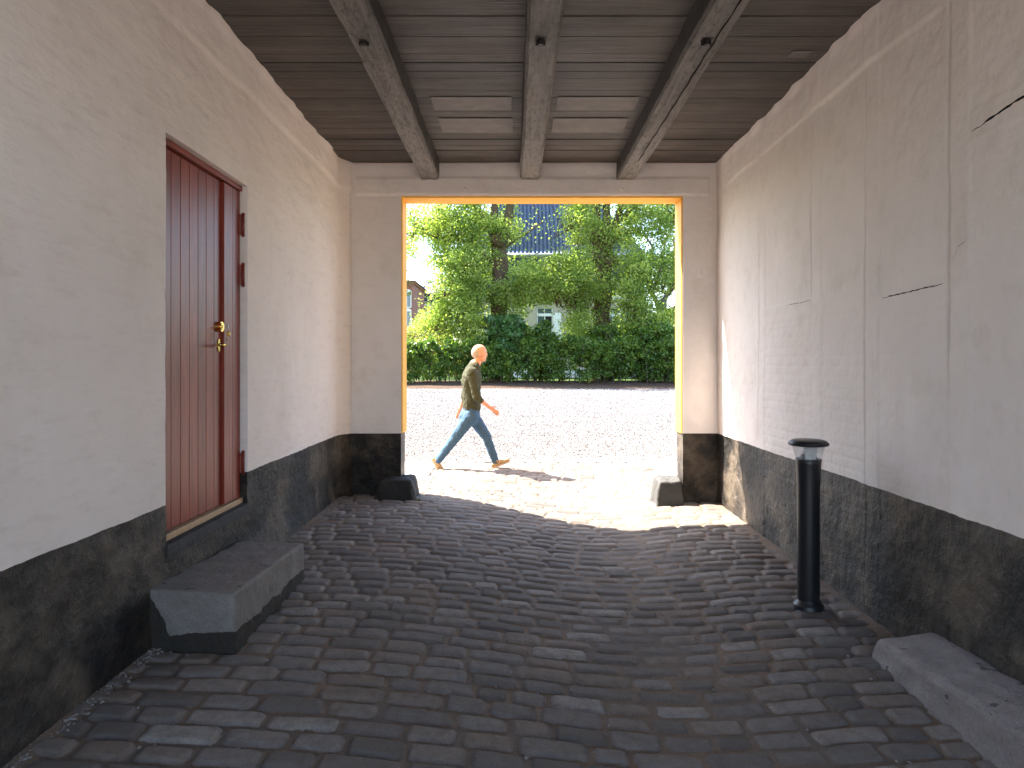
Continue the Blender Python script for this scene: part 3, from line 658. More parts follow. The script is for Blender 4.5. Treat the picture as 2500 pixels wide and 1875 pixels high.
b = MB(); b.box(XD + .052, XD + .078, yl - .002, yl + .002, 1.690, 1.716, 0, .001); b.tube([(XD + .062, yl, 1.692), (XD + .054, yl, 1.655)], .003, 6); b.build('key', M['brass'], k)

# ------------------------------------------------------------------ stones
def block(name, corners_top, corners_bot, mat, label, cat, seed, bev=0.02, amp=0.008, group=None):
    bm = bmesh.new(); vs = [bm.verts.new(p) for p in corners_bot + corners_top]
    for f in ((3, 2, 1, 0), (4, 5, 6, 7), (0, 1, 5, 4), (1, 2, 6, 5), (2, 3, 7, 6), (3, 0, 4, 7)): bm.faces.new([vs[i] for i in f])
    bmesh.ops.bevel(bm, geom=bm.edges[:], offset=bev, segments=3, affect='EDGES', profile=0.5)
    bmesh.ops.triangulate(bm, faces=bm.faces[:])
    for _ in range(7):
        long_ = [e for e in bm.edges if e.calc_length() > 0.035]
        if not long_: break
        bmesh.ops.subdivide_edges(bm, edges=long_, cuts=1); bmesh.ops.triangulate(bm, faces=[f for f in bm.faces if len(f.verts) > 3])
    bm.normal_update(); from mathutils import noise as mn
    for v in bm.verts:
        q = v.co + Vector((seed, 0, 0)); v.co += v.normal * (amp * mn.fractal(q * 7, 1.0, 2.0, 4) - amp * 1.5 * max(0, mn.noise(q * 16) - .25))
    me = bpy.data.meshes.new(name); bm.to_mesh(me); bm.free(); o = link(name, me, mat, None, True); tag(o, label, cat, group); return o
block('stone_step', [(-1.93, 3.60, .315), (-1.46, 3.57, .298), (-1.455, 4.72, .262), (-1.93, 4.78, .27)], [(-1.93, 3.56, -.1), (-1.45, 3.55, -.1), (-1.45, 4.76, -.05), (-1.93, 4.80, -.05)], M['stepL'], 'grey stone step with tarred base below the red door', 'step', 3, .016, .006)
block('stone_step', [(1.995, 2.0, .10), (2.30, 2.0, .12), (2.30, 3.74, .045), (2.02, 3.80, -.03)], [(1.96, 1.98, -.26), (2.33, 1.98, -.26), (2.33, 3.85, -.26), (1.965, 3.86, -.26)], M['stepR'], 'long reddish stone step at the foot of the right wall near the camera', 'step', 8, .03, .008)
block('guard_stone', [(-1.46, 7.42, .225), (-1.12, 7.45, .235), (-1.12, 7.80, .25), (-1.46, 7.75, .25)], [(-1.56, 7.36, -.12), (-1.05, 7.40, -.12), (-1.06, 7.88, -.1), (-1.5, 7.85, -.1)], M['guardL'], 'black rounded guard stone at the foot of the left pier', 'guard stone', 13, .035, .014, 'guard stones at the gate corners')
block('guard_stone', [(1.61, 7.55, .195), (1.85, 7.53, .21), (1.88, 7.86, .23), (1.61, 7.86, .22)], [(1.555, 7.50, -.18), (1.88, 7.50, -.18), (1.90, 7.9, -.15), (1.555, 7.92, -.15)], M['guardR'], 'grey worn guard stone at the foot of the right pier', 'guard stone', 23, .02, .012, 'guard stones at the gate corners')

# ------------------------------------------------------------------ bollard light
bx, by = 1.955, 4.53; bz = float(terrain(bx, by)) + 0.0
B = empty('bollard_light', (bx, by, bz)); tag(B, 'black bollard lamp with flat cap standing before the right wall', 'bollard light')
z0 = bz + 0.012
def bl(name, prof, mat, cap=True):
    b = MB(); b.lathe(bx, by, prof, 48, 0, cap); return b.build(name, mat, B)
bl('base', [(.097, z0 - .05), (.097, z0 + .012), (.092, z0 + .024), (.080, z0 + .034), (.073, z0 + .05)], M['blackpaint'])
bl('post', [(.070, z0 + .045), (.070, .55), (.0715, .68), (.0745, .77), (.079, .84), (.0825, .868), (.078, .872), (.078, .860)], M['blackpaint'])
bl('lamp_socket', [(.060, .862), (.058, .872), (.045, .900), (.030, .904), (.028, .916)], M['blackpaint'])
lens = bl('lens', [(.079, .870), (.103, .958), (.1005, .958), (.0765, .870)], M['clear'], False)
b = MB()
for a in (-128,):      # frosted reflector blades inside
    V = []; 
    for i in range(9):
        t = math.radians(a + i * 6.5)
        for r_, z_ in ((.070, .873), (.092, .956)): V.append((bx + r_ * math.cos(t), by + r_ * math.sin(t), z_))
    for i in range(9):
        t = math.radians(a + i * 6.5)
        for r_, z_ in ((.067, .873), (.089, .956)): V.append((bx + r_ * math.cos(t), by + r_ * math.sin(t), z_))
    F = [(2 * i, 2 * i + 2, 2 * i + 3, 2 * i + 1) for i in range(8)] + [(18 + 2 * i, 18 + 2 * i + 1, 18 + 2 * i + 3, 18 + 2 * i + 2) for i in range(8)]
    F += [(0, 1, 19, 18), (16, 34, 35, 17)]; b.add(V, F, 0, False)
b.lathe(bx, by, [(.036, .925), (.036, .957)], 20)
b.build('reflector', M['frost'], B)
bl('cap', [(.100, .957), (.122, .960), (.128, .968), (.127, .976), (.112, .990), (.095, .997), (.04, 1.000), (.002, 1.0005)], M['blackpaint'])

# ------------------------------------------------------------------ foliage tools
def leaf_mesh(P, size, seed, up=0.3, N=None):
    r = np.random.default_rng(seed); n = len(P)
    nrm = r.normal(0, 1, (n, 3)); nrm[:, 2] = np.abs(nrm[:, 2]) * 0.7 + up; nrm /= np.linalg.norm(nrm, axis=1, keepdims=True)
    t = r.normal(0, 1, (n, 3)); t[:, 2] -= 0.5; t -= nrm * (t * nrm).sum(1, keepdims=True); t /= np.linalg.norm(t, axis=1, keepdims=True)
    b = np.cross(nrm, t); s = (size * r.uniform(.6, 1.25, n))[:, None]
    w_ = s * .42
    V = np.stack([P - t * s * .5, P + b * w_ + nrm * s * .14 - t * s * .08, P + t * s * .55, P - b * w_ + nrm * s * .14 - t * s * .08], 1).reshape(-1, 3)
    i = 4 * np.arange(n)[:, None]
    F = np.concatenate([i + np.array([[0, 1, 2]]), i + np.array([[0, 2, 3]])])
    return V, F, n
def foliage(name, P, size, mat, parent, seed, tone=None, up=0.3):
    V, F, n = leaf_mesh(P, size, seed, up); me = np_mesh(name, V, F); r = np.random.default_rng(seed + 1)
    t = r.random(n) if tone is None else np.clip(tone + r.uniform(-.25, .25, n), 0, 1)
    vcol(me, np.repeat(np.stack([t, t, t], -1), 4, 0)); return link(name, me, mat, parent)
def clumps(centers, per, rad, seed, flat=0.55):
    """sprays of leaves hanging round each clump centre"""
    r = np.random.default_rng(seed); out = []; tone = []
    for c_ in centers:
        k = int(per * r.uniform(.6, 1.4)); R_ = rad * r.uniform(.55, 1.35)
        d_ = r.normal(0, 1, (k, 3)); d_ /= np.linalg.norm(d_, axis=1, keepdims=True); d_ *= (r.random(k) ** .45)[:, None] * R_
        d_[:, 2] *= flat; d_[:, 2] -= 0.22 * (d_[:, 0] ** 2 + d_[:, 1] ** 2) / max(R_, .1)
        out.append(np.asarray(c_)[None] + d_); tone.append(np.full(k, r.uniform(.2, .8)))
    return np.concatenate(out), np.concatenate(tone)
def wob(p, q, n, amp, r):
    p = Vector(p); q = Vector(q); L = (q - p).length; pts = []
    for i in range(n + 1):
        t = i / n; v = p.lerp(q, t)
        if 0 < i < n: v += Vector((r.uniform(-1, 1), r.uniform(-1, 1), r.uniform(-.6, .6))) * amp * L
        pts.append(v)
    return pts
def tree(name, label, cat, base, limbs, zones, leafsize, per, rad, mats, seed, n_clumps, group=None, gap=None, burls=(), trunk_leaves=0, twigs=True, up=0.3):
    """limbs: list of (points, r0, r1); zones: ellipsoids (cx,cy,cz,rx,ry,rz,weight) holding the clumps"""
    root = empty(name, base); tag(root, label, cat, group); r = random.Random(seed); nr = np.random.default_rng(seed)
    W = np.array([z[6] for z in zones]); W = W / W.sum(); cs = []
    while len(cs) < n_clumps:
        z = zones[nr.choice(len(zones), p=W)]; v = nr.normal(0, 1, 3); v /= np.linalg.norm(v); v *= nr.random() ** .4
        p = (z[0] + v[0] * z[3], z[1] + v[1] * z[4], z[2] + v[2] * z[5])
        if gap and gap(*p) and nr.random() < 0.93: continue
        cs.append(p)
    b = MB(); pts_all = []
    for pts, r0, r1 in limbs:
        P = []
        for a, c_ in zip(pts[:-1], pts[1:]): P += wob(a, c_, 4, .025, r)[:-1]
        P.append(Vector(pts[-1])); rad_ = [r0 + (r1 - r0) * i / (len(P) - 1) for i in range(len(P))]
        if r0 > .2: rad_ = [q * (1 + .1 * math.sin(i * 2.1)) * (1.35 if i == 0 else 1) for i, q in enumerate(rad_)]
        b.tube(P, rad_, 12 if r0 > .12 else 6); pts_all += P
    for (x, y, z, s) in burls:
        bm = bmesh.new(); bmesh.ops.create_icosphere(bm, subdivisions=2, radius=s)
        for v in bm.verts: v.co = v.co * (1 + .3 * r.uniform(-1, 1)) + Vector((x, y, z))
        b.bm(bm, 0, True)
    if twigs:
        A = np.array([tuple(p) for p in pts_all])
        for c_ in cs:
            dd = A - np.array(c_); dd[:, 2] += 0.6; j = int(np.argmin((dd ** 2).sum(1))); p = pts_all[j]
            mid = Vector(p).lerp(Vector(c_), .5) + Vector((0, 0, r.uniform(.0, .4))); L = (Vector(c_) - p).length
            b.tube([p, mid, c_], [min(.05, .012 + .012 * L), .016, .006], 4, cap=False)
    b.build('trunk', mats[0], root)
    P, tone = clumps(cs, per, rad, seed + 3)
    if trunk_leaves:
        q = np.array([tuple(p) for p in pts_all]); j = nr.integers(0, len(q), trunk_leaves); k = q[j] + nr.normal(0, .38, (trunk_leaves, 3)); k[:, 2] += nr.uniform(-.5, .5, trunk_leaves)
        P = np.concatenate([P, k]); tone = np.concatenate([tone, nr.random(trunk_leaves)])
    foliage('crown', P, leafsize, mats[1], root, seed + 5, tone, up); return root
def ground_z(x, y): return float(terrain(x, y))

# the two lindens. pixel-free: their crowns are given in metres
TY = 36.5; gz = ground_z(0, TY) - .1
k41 = 1475 / TY
def hole(x, y, z):      # the crowns part here and show the house
    if (abs(x + .85) < 1.05 or abs(x - 4.75) < 1.05) and y < TY + .4 and math.sin(z * 1.9 + 1) > -.65: return True
    return (0.15 < x < 3.0 and 7.5 < z < 10.8) or (0.35 < x < 2.95 and 1.6 < z < 4.9) or (-7 < x < -4.0 and 3.9 < z < 7.0) or (-5.4 < x < -4.2 and 6.4 < z < 8.2)
tree('linden_tree', 'left linden with burled trunk and bright spring leaves behind the hedge', 'tree', (-.8, TY, gz),
     [([(-.8, TY, gz), (-.85, TY, 3.5), (-.75, TY, 6.2), (-.8, TY, 8.2)], .52, .42), ([(-.85, TY, 7.9), (-1.05, TY, 9.2), (-1.3, TY, 14)], .27, .14), ([(-.7, TY, 8.0), (-.25, TY, 9.4), (-.1, TY, 11), (.3, TY, 15)], .3, .14),
      ([(-.8, TY, 5.2), (-2.6, TY - 1, 5.4), (-4.6, TY - 1.6, 4.6)], .10, .03), ([(-.8, TY, 6.8), (-2.8, TY - .6, 8.0), (-5.2, TY - 1, 8.3)], .12, .03), ([(-.8, TY, 4.5), (.8, TY - 1.2, 5.6), (2.0, TY - 1.8, 5.2)], .08, .03),
      ([(-.8, TY, 3.2), (-2.5, TY - 1, 3.6), (-3.8, TY - 1.4, 3.0)], .07, .03), ([(-.8, TY, 7.6), (.6, TY + 1, 8.6), (1.6, TY + 1.6, 9.4)], .09, .03), ([(-1.0, TY, 9.0), (-3, TY, 10.4), (-5, TY, 10.6)], .12, .04)],
     [(-2.9, TY - .4, 9.2, 3.0, 2.4, 1.9, 3.0), (-2.4, TY - .8, 6.2, 2.6, 2.2, 1.9, 3.0), (-1.6, TY - .8, 3.9, 2.9, 2.0, 1.3, 2.6), (.9, TY - 1.0, 5.7, 1.7, 1.8, 1.1, 1.6), (-.3, TY + .4, 8.2, 1.5, 2.2, 1.8, .8), (-4.6, TY - .6, 7.6, 1.5, 1.6, 1.7, .8), (-4.2, TY - .8, 4.2, 1.2, 1.3, .9, .7), (-1.5, TY, 12.5, 4.5, 3, 2.5, 2.0)],
     0.115, 100, .85, (M['bark'], M['leaf']), 31, 780, None, hole, [(-.85, TY - .3, 8.15, .5), (-.6, TY - .25, 8.3, .4), (-.95, TY - .3, 5.2, .45), (-.7, TY - .3, 2.6, .6), (-.9, TY - .35, 1.6, .5)], 1500)
tree('linden_tree', 'right linden with three stems and bright spring leaves behind the hedge', 'tree', (4.75, TY, gz),
     [([(4.75, TY, gz), (4.7, TY, 3.2), (4.75, TY, 6.0), (4.8, TY, 7.3)], .50, .42), ([(4.6, TY, 7.0), (4.4, TY, 8.6), (4.35, TY, 10.6), (4.2, TY, 15)], .30, .16), ([(4.85, TY, 7.0), (4.95, TY, 9.0), (4.95, TY, 11), (5.1, TY, 15)], .27, .14), ([(4.95, TY, 7.2), (5.4, TY, 8.8), (5.9, TY, 10.4), (6.8, TY, 14)], .24, .12),
      ([(5.5, TY, 9), (6.8, TY - .4, 10.2), (7.8, TY - .6, 9.9), (8.8, TY - .7, 8.8)], .12, .04), ([(4.7, TY, 7.6), (3.2, TY - 1, 7.0), (1.6, TY - 1.5, 6.6)], .08, .02), ([(4.6, TY, 8.4), (3.0, TY - .6, 8.6), (1.9, TY - 1, 8.0)], .07, .02), ([(4.9, TY, 5.6), (6.5, TY - 1, 5.8), (8.0, TY - 1.4, 5.0)], .10, .03), ([(4.7, TY, 4.2), (3.2, TY - 1, 4.6), (2.2, TY - 1.5, 4.4)], .07, .02), ([(4.8, TY, 3.4), (6.3, TY - 1, 3.8), (7.6, TY - 1.3, 3.2)], .07, .02)],
     [(3.3, TY - .8, 9.2, 1.4, 1.8, 1.5, 1.1), (7.0, TY - .2, 9.4, 2.3, 2.2, 1.4, 1.9), (3.2, TY - 1, 6.1, 1.9, 1.9, 1.4, 2.2), (6.3, TY - .9, 6.0, 2.2, 1.9, 1.7, 2.0), (6.2, TY - .8, 3.7, 2.4, 1.7, 1.1, 1.8), (3.7, TY - .8, 3.7, 1.3, 1.6, 1.1, 1.1), (5.0, TY - .6, 7.6, 1.6, 1.6, 1.0, .6), (8.3, TY - .6, 6.8, 1.0, 1.4, 1.2, .5), (5, TY, 12.5, 4.6, 3, 2.4, 2.0)],
     0.115, 98, .82, (M['bark'], M['leaf']), 47, 720, None, hole, [(5.15, TY - .3, 6.9, .42), (4.6, TY - .3, 5.1, .4), (4.9, TY - .3, 2.6, .55), (4.6, TY - .3, 1.9, .5)], 1500)
# smaller trees and shrubs
gy_ = 48.0
tree('background_tree', 'thinly leaved grey tree with crooked limbs at the right edge of the opening', 'tree', (10.3, gy_, ground_z(0, gy_)),
     [([(10.3, gy_, .5), (10.2, gy_, 4.2), (10.5, gy_, 6)], .45, .3), ([(10.4, gy_, 5), (9.2, gy_, 7.4), (9.8, gy_, 9.6), (9.0, gy_, 11)], .18, .05), ([(10.4, gy_, 5.4), (11.6, gy_, 8.2), (11.2, gy_, 10.2), (12.2, gy_, 12.0)], .2, .05), ([(10.4, gy_, 4.6), (12.6, gy_, 6.8), (13.6, gy_, 9.0)], .16, .05), ([(10.9, gy_, 6.8), (10.3, gy_, 8.6), (11.0, gy_, 11.2)], .1, .03), ([(9.6, gy_, 8), (8.9, gy_, 8.6), (8.6, gy_, 9.8)], .06, .02), ([(11.2, gy_, 8.4), (12.6, gy_, 9.0), (13.4, gy_, 10.6)], .07, .02), ([(10.3, gy_, 4.4), (8.8, gy_, 5.2), (8.4, gy_, 6.2)], .09, .03)],
     [(10.6, gy_, 8.6, 2.6, 2, 3.2, 3), (11, gy_, 3.8, 3.4, 2, 1.9, 1.6)], 0.13, 20, .6, (M['bark2'], M['leaff']), 61, 190)
tree('background_tree', 'tree with bluish green leaves at the left edge of the opening', 'tree', (-9.2, 46, ground_z(0, 46)),
     [([(-9.2, 46, .5), (-9.1, 46, 6), (-9.3, 46, 12)], .35, .15), ([(-9.2, 46, 5), (-7.6, 46, 8.5)], .1, .03), ([(-9.2, 46, 7), (-7.4, 46, 11)], .1, .03)],
     [(-8.7, 46, 10.5, 1.9, 2, 2.6, 3), (-9, 46, 7.3, 1.9, 2, 1.9, 1.7)], 0.14, 70, .6, (M['bark2'], M['leaff']), 67, 100)
def shrub(name, label, x, y, h, rx, ry, mat, seed, leaf, ncl, per, nst=7, group=None, rad=.42):
    g_ = ground_z(x, y); r = random.Random(seed)
    limbs = [([(x + r.uniform(-.3, .3) * rx, y + r.uniform(-.2, .2), g_), (x + r.uniform(-.7, .7) * rx, y + r.uniform(-.5, .5) * ry, g_ + h * r.uniform(.6, .95))], .035, .012) for _ in range(nst)]
    return tree(name, label, 'shrub', (x, y, g_), limbs, [(x, y, g_ + h * .55, rx, ry, h * .5, 1)], leaf, per, rad, (M['bark2'], mat), seed, ncl, group)
shrub('golden_shrub', 'tall yellow-green shrub behind the left end of the hedge', -5.1, 38.0, 3.1, 1.7, 1.4, M['leafg'], 71, .10, 120, 90)
shrub('golden_shrub', 'small yellow-green shrub between the tall one and the left linden', -3.0, 37.6, 2.4, 1.3, 1.2, M['leafg'], 73, .10, 70, 80)
shrub('maple_shrub', 'dark broad-leaved maple shrub rising out of the hedge in front of the left linden', -.35, 34.3, 3.5, 1.25, .7, M['leafb'], 79, .22, 90, 60)
shrub('maple_shrub', 'dark green shrub rising out of the hedge below the house window', 1.35, 34.6, 3.0, 1.1, .7, M['leafd'], 83, .14, 80, 80)
shrub('maple_shrub', 'dark green shrub rising out of the hedge at its right end', 7.0, 34.5, 3.0, 1.7, .7, M['leafd'], 89, .14, 110, 80)
shrub('maple_shrub', 'green shrub rising out of the hedge in front of the right linden', 4.6, 34.6, 2.8, 1.3, .7, M['leafd'], 91, .14, 80, 80)
shrub('background_bush', 'pale green bush behind the right end of the hedge', 9.6, 42, 4.2, 2.4, 1.6, M['leafg'], 93, .13, 110, 60)
shrub('background_bush', 'green bush right of the house wall under the bare limbs', 8.2, 44, 4.4, 1.8, 1.6, M['leaff'], 97, .13, 100, 60)
# the hedge
HD = empty('hedge', (2, 34, ground_z(2, 34))); tag(HD, 'long dark green hedge on bare stems across the far side of the yard', 'hedge')
r = np.random.default_rng(101); n = 1250
hx = r.uniform(-9, 14, n); hz = ground_z(0, 34) + .22 + (1.95 + .35 * fbm(hx, hx * 0, .7, 3, 7)) * r.random(n) ** .85; hy = 34 + r.uniform(-.42, .42, n)
P, tone = clumps(np.stack([hx, hy, hz], -1), 62, .30, 103, .85); foliage('foliage', P, .115, M['leafd'], HD, 105, tone, .2)
b = MB(); rr = random.Random(5)
for i in range(90):
    x = -9 + i * .255 + rr.uniform(-.1, .1); y = 34 + rr.uniform(-.2, .2); z = ground_z(x, 34)
    b.tube([(x, y, z - .05), (x + rr.uniform(-.1, .1), y, z + .7), (x + rr.uniform(-.2, .2), y, z + 1.7)], [.03, .022, .012], 5)
b.build('stems', M['bark2'], HD)
# grass tuft at the guard stone
GT = MB(); rr = random.Random(8)
for i in range(60):
    x = -1.045 + rr.gauss(0, .018); y = 7.37 + rr.gauss(0, .025); z = ground_z(x, y) - .01; h = rr.uniform(.02, .06); a = rr.uniform(0, 6.28)
    dx, dy = math.cos(a) * h * .5, math.sin(a) * h * .5
    GT.add([(x - .002, y, z), (x + .002, y, z), (x + dx, y + dy, z + h)], [(0, 1, 2)])
o = GT.build('grass_tuft', plain("grass blades", (0.10, 0.15, 0.03), 0.6, 0.3)); tag(o, 'small green grass tuft at the foot of the left guard stone', 'grass')
# distant woods
r = np.random.default_rng(131); n = 500
wx = r.uniform(-90, 110, n); wy = r.uniform(105, 125, n); wz = r.random(n) ** .7 * (7 + 3 * fbm(wx, wx * 0, .06, 3, 3))
P, tone = clumps(np.stack([wx, wy, wz], -1), 60, 3.0, 133, .8); o = foliage('distant_woods', P, .9, M['leaff'], None, 135, tone); tag(o, 'low woods on the skyline beyond the houses', 'woods', kind='stuff')

# ------------------------------------------------------------------ the house with the blue roof
HY = 46.0; kx = 1475 / HY
def hX(px): return (px - 1110) / kx
def hZ(py): return 1.5 + (786 - py) / kx
hx0, hx1 = -3.5, 8.75; zw = hZ(637); ze = hZ(549); HB = HY + 11
HS = empty('villa', (2.6, HY, ground_z(0, HY))); tag(HS, 'cream villa with glazed blue tile roof behind the two lindens', 'house')
b = MB(); ww = [(hX(1168) - .0, 0)]
wins = [hX(1177) - 4.6, hX(1177), hX(1177) + 4.6]; wz0, wz1 = hZ(742), hZ(664)
b.box(hx0, hx1, HY + .3, HB, 0, zw)                                        # core
xs_ = [hx0] + [v for wv in wins for v in (wv - .55, wv + .55)] + [hx1]
for i in range(0, len(xs_), 2): b.box(xs_[i], xs_[i + 1], HY, HY + .3, 0, zw)
for wv in wins: b.box(wv - .55, wv + .55, HY, HY + .3, 0, wz0); b.box(wv - .55, wv + .55, HY, HY + .3, wz1, zw)
b.build('wall', M['cream'], HS)
b = MB(); b.box(hx0 - .25, hx1 + .25, HY - .25, HB + .25, zw, zw + .16, 0, .03); b.box(hx0 - .12, hx1 + .12, HY - .12, HB + .12, zw - .35, zw - .002, 0, .03); b.box(hx0 - .05, hx1 + .05, HY - .05, HY - .002, .5, 1.2); b.build('cornice', M['white'], HS)
for i, wv in enumerate(wins):
    b = MB(); fw = .07
    for x0, x1, z0_, z1_ in ((wv - .54, wv - .54 + fw, wz0, wz1), (wv + .54 - fw, wv + .54, wz0, wz1), (wv - .47, wv + .47, wz0, wz0 + fw), (wv - .47, wv + .47, wz1 - fw, wz1), (wv - .47, wv + .47, hZ(683), hZ(677)), (wv - .025, wv + .025, wz0 + fw, hZ(683)), (wv - .02, wv + .02, hZ(677), wz1 - fw), (wv - .47, wv - .025, hZ(712), hZ(710)), (wv + .025, wv + .47, hZ(712), hZ(710))):
        b.box(x0, x1, HY + .10, HY + .16, z0_, z1_)
    wnd = b.build('window', M['white'], HS); b = MB(); b.box(wv - .5, wv + .5, HY + .17, HY + .19, hZ(677), wz1 - .03); b.box(wv - .5, wv - .03, HY + .17, HY + .19, wz0, hZ(683)); b.build('pane', M['pane'], wnd)
    b = MB(); b.box(wv - .03, wv + .5, HY + .18, HY + .29, hZ(707), hZ(683)); b.build('dark_opening', M['dark'], wnd)
    sh = MB(); s0 = wv + .56; sh.box(s0, s0 + .55, HY - .05, HY - .01, wz0, hZ(676), 0, .01)
    for q in range(3): sh.box(s0 + .07, s0 + .48, HY - .062, HY - .051, wz0 + .1 + q * (hZ(676) - wz0) / 3, wz0 - .06 + (q + 1) * (hZ(676) - wz0) / 3, 0, .01)
    sh.build('shutter', M['white'], wnd)
# steep lower slope with ribbed tiles and the pantiled upper slope
def tiled(name, p0, ux, us, width, run, per, step, amp, parent, lo=0.0, hi=0.0, mat=None):
    """lo/hi: how much the left and right edge lean in from bottom to top"""
    p0 = Vector(p0); ux = Vector(ux).normalized(); us = Vector(us).normalized(); nn = ux.cross(us).normalized()
    a = np.linspace(0, width, int(width / per * 10) + 1); bs = []
    s_ = 0.0
    while s_ < run: bs += [(s_, 0.05), (min(run, s_ + step * .98), 0.0)]; s_ += step
    A = []; n, m = len(bs), len(a)
    for sv, off in bs:
        xa = a.copy(); L = lo * sv / run; R_ = width - hi * sv / run; xa = np.clip(xa, L, R_)
        hh = amp * np.sin(2 * np.pi * a / per) + 0.3 * amp * np.sin(4 * np.pi * a / per + .6) + off
        pts = np.array(p0)[None] + np.outer(xa, np.array(ux)) + np.array(us)[None] * sv + np.outer(hh, np.array(nn)); A.append(pts)
    V = np.concatenate(A); idx = np.arange(n * m).reshape(n, m)
    F = np.stack([idx[:-1, :-1], idx[:-1, 1:], idx[1:, 1:], idx[1:, :-1]], -1).reshape(-1, 4)
    me = np_mesh(name, V, F); return link(name, me, mat or M['tile'], parent, True)
roof = MB(); i1 = 1.2; zr = 15.5
roof.box(hx0 + .2, hx1 - .1, HY + .35, HB - .35, zw + .16, ze - .1)                  # the mansard storey inside
V = [(hx0 + .1, HY + .3, ze), (hx1 - .1, HY + .3, ze), (hx1 - .1, HB - .3, ze), (hx0 + .1, HB - .3, ze), (hx0 + 4, HY + 5.2, zr - .3), (hx1 - 4.2, HY + 5.2, zr - .3)]
roof.add(V, [(0, 1, 5, 4), (1, 2, 5), (2, 3, 4, 5), (3, 0, 4), (3, 2, 1, 0)])
rf = roof.build('roof', M['navy'], HS)
tiled('lower_tiles', (hx0, HY - .05, zw + .16), (1, 0, 0), (0, .38 / (ze - zw), 1), hx1 - hx0, ze - zw - .25, .27, .42, .04, rf)
tiled('upper_tiles', (hx0 - .1, HY - .02, ze + .02), (1, 0, 0), (0, 5.2, zr - ze), hx1 - hx0 + .2, math.hypot(5.2, zr - ze), .27, .36, .06, rf, 4.0, 4.2)
tiled('side_tiles', (hx1 + .02, HY + .0, ze + .02), (0, 1, 0), (-4.2, 0, zr - ze), HB - HY, math.hypot(4.2, zr - ze), .27, .36, .05, rf, 5.2, 5.2)
tiled('side_tiles', (hx0 - .02, HB, ze + .02), (0, -1, 0), (4.0, 0, zr - ze), HB - HY, math.hypot(4.0, zr - ze), .27, .36, .05, rf, 5.2, 5.2)
tiled('side_tiles', (hx1 + .0, HY + .0, zw + .16), (0, 1, 0), (-.2, 0, ze - zw), HB - HY, ze - zw - .2, .27, .42, .04, rf)
tiled('side_tiles', (hx0 + .0, HB, zw + .16), (0, -1, 0), (.2, 0, ze - zw), HB - HY, ze - zw - .2, .27, .42, .04, rf)
b = MB(); b.tube([(hx0 - .3, HY - .12, ze - .06), (hx1 + .2, HY - .12, ze - .06)], .10, 10); b.box(hx0 - .1, hx1 + .1, HY - .03, HY + .3, ze - .22, ze - .04); b.build('gutter', M['zinc'], HS)
b = MB(); dx_ = hX(1180); b.box(dx_ - .42, dx_ + .42, HY + .0, HY + .5, hZ(627), hZ(597), 0, .02); dm = b.build('dormer_window', M['white'], HS)
b = MB(); b.box(dx_ - .34, dx_ - .03, HY - .012, HY + .1, hZ(624), hZ(600)); b.box(dx_ + .03, dx_ + .34, HY - .012, HY + .1, hZ(624), hZ(600)); b.build('pane', M['pane'], dm)

# neighbours to the left
def brick_house():
    y0 = 60.0; k = 1475 / y0; X = lambda p: (p - 1110) / k; Z = lambda p: 1.5 + (786 - p) / k
    h = empty('brick_house', (X(870), y0, 1)); tag(h, 'red brick house with arched white windows at the left edge of the opening', 'house')
    x1 = X(891); zt = Z(612)
    b = MB(); b.box(x1 - 11, x1, y0, y0 + 8, 0, zt); b.box(x1 - 11, x1 + .12, y0 - .12, y0 + 8.1, zt, zt + .2)
    for i in range(22): b.box(x1 - .3 - i * .5, x1 - .12 - i * .5, y0 - .11, y0 - .001, zt - .25, zt - .002)
    b.build('wall', M['bricks'], h)
    b = MB(); b.add([(x1 - 11.2, y0 - .3, zt + .2), (x1 + .3, y0 - .3, zt + .2), (x1 - 1.8, y0 + 3, zt + 1.7), (x1 - 9, y0 + 3, zt + 1.7), (x1 - 11.2, y0 + 8.3, zt + .2), (x1 + .3, y0 + 8.3, zt + .2)], [(0, 1, 2, 3), (1, 5, 2), (4, 3, 2, 5), (0, 3, 4), (0, 4, 5, 1)]); b.build('roof', M['greytile'], h)
    for zc in (Z(645), Z(686)):
        for i in range(5):
            b = MB(); xc = X(878.5) - i * 2.0; n = 10
            pr = [(-.42, -.8), (.42, -.8), (.42, .6)] + [(.42 * math.cos(t), .6 + .22 * math.sin(t)) for t in np.linspace(0, math.pi, n)[1:-1]] + [(-.42, .6)]
            V = [(xc + u, y0 - .03, zc + v) for u, v in pr] + [(xc + u, y0 + .05, zc + v) for u, v in pr]; m = len(pr)
            b.add(V, [tuple(range(m))] + [(j, (j + 1) % m, m + (j + 1) % m, m + j) for j in range(m)]); wn = b.build('window', M['white'], h)
            b = MB(); b.box(xc - .34, xc - .04, y0 - .045, y0 - .03, zc - .72, zc + .55); b.box(xc + .04, xc + .34, y0 - .045, y0 - .03, zc - .72, zc + .55); b.build('pane', M['pane'], wn)
brick_house()
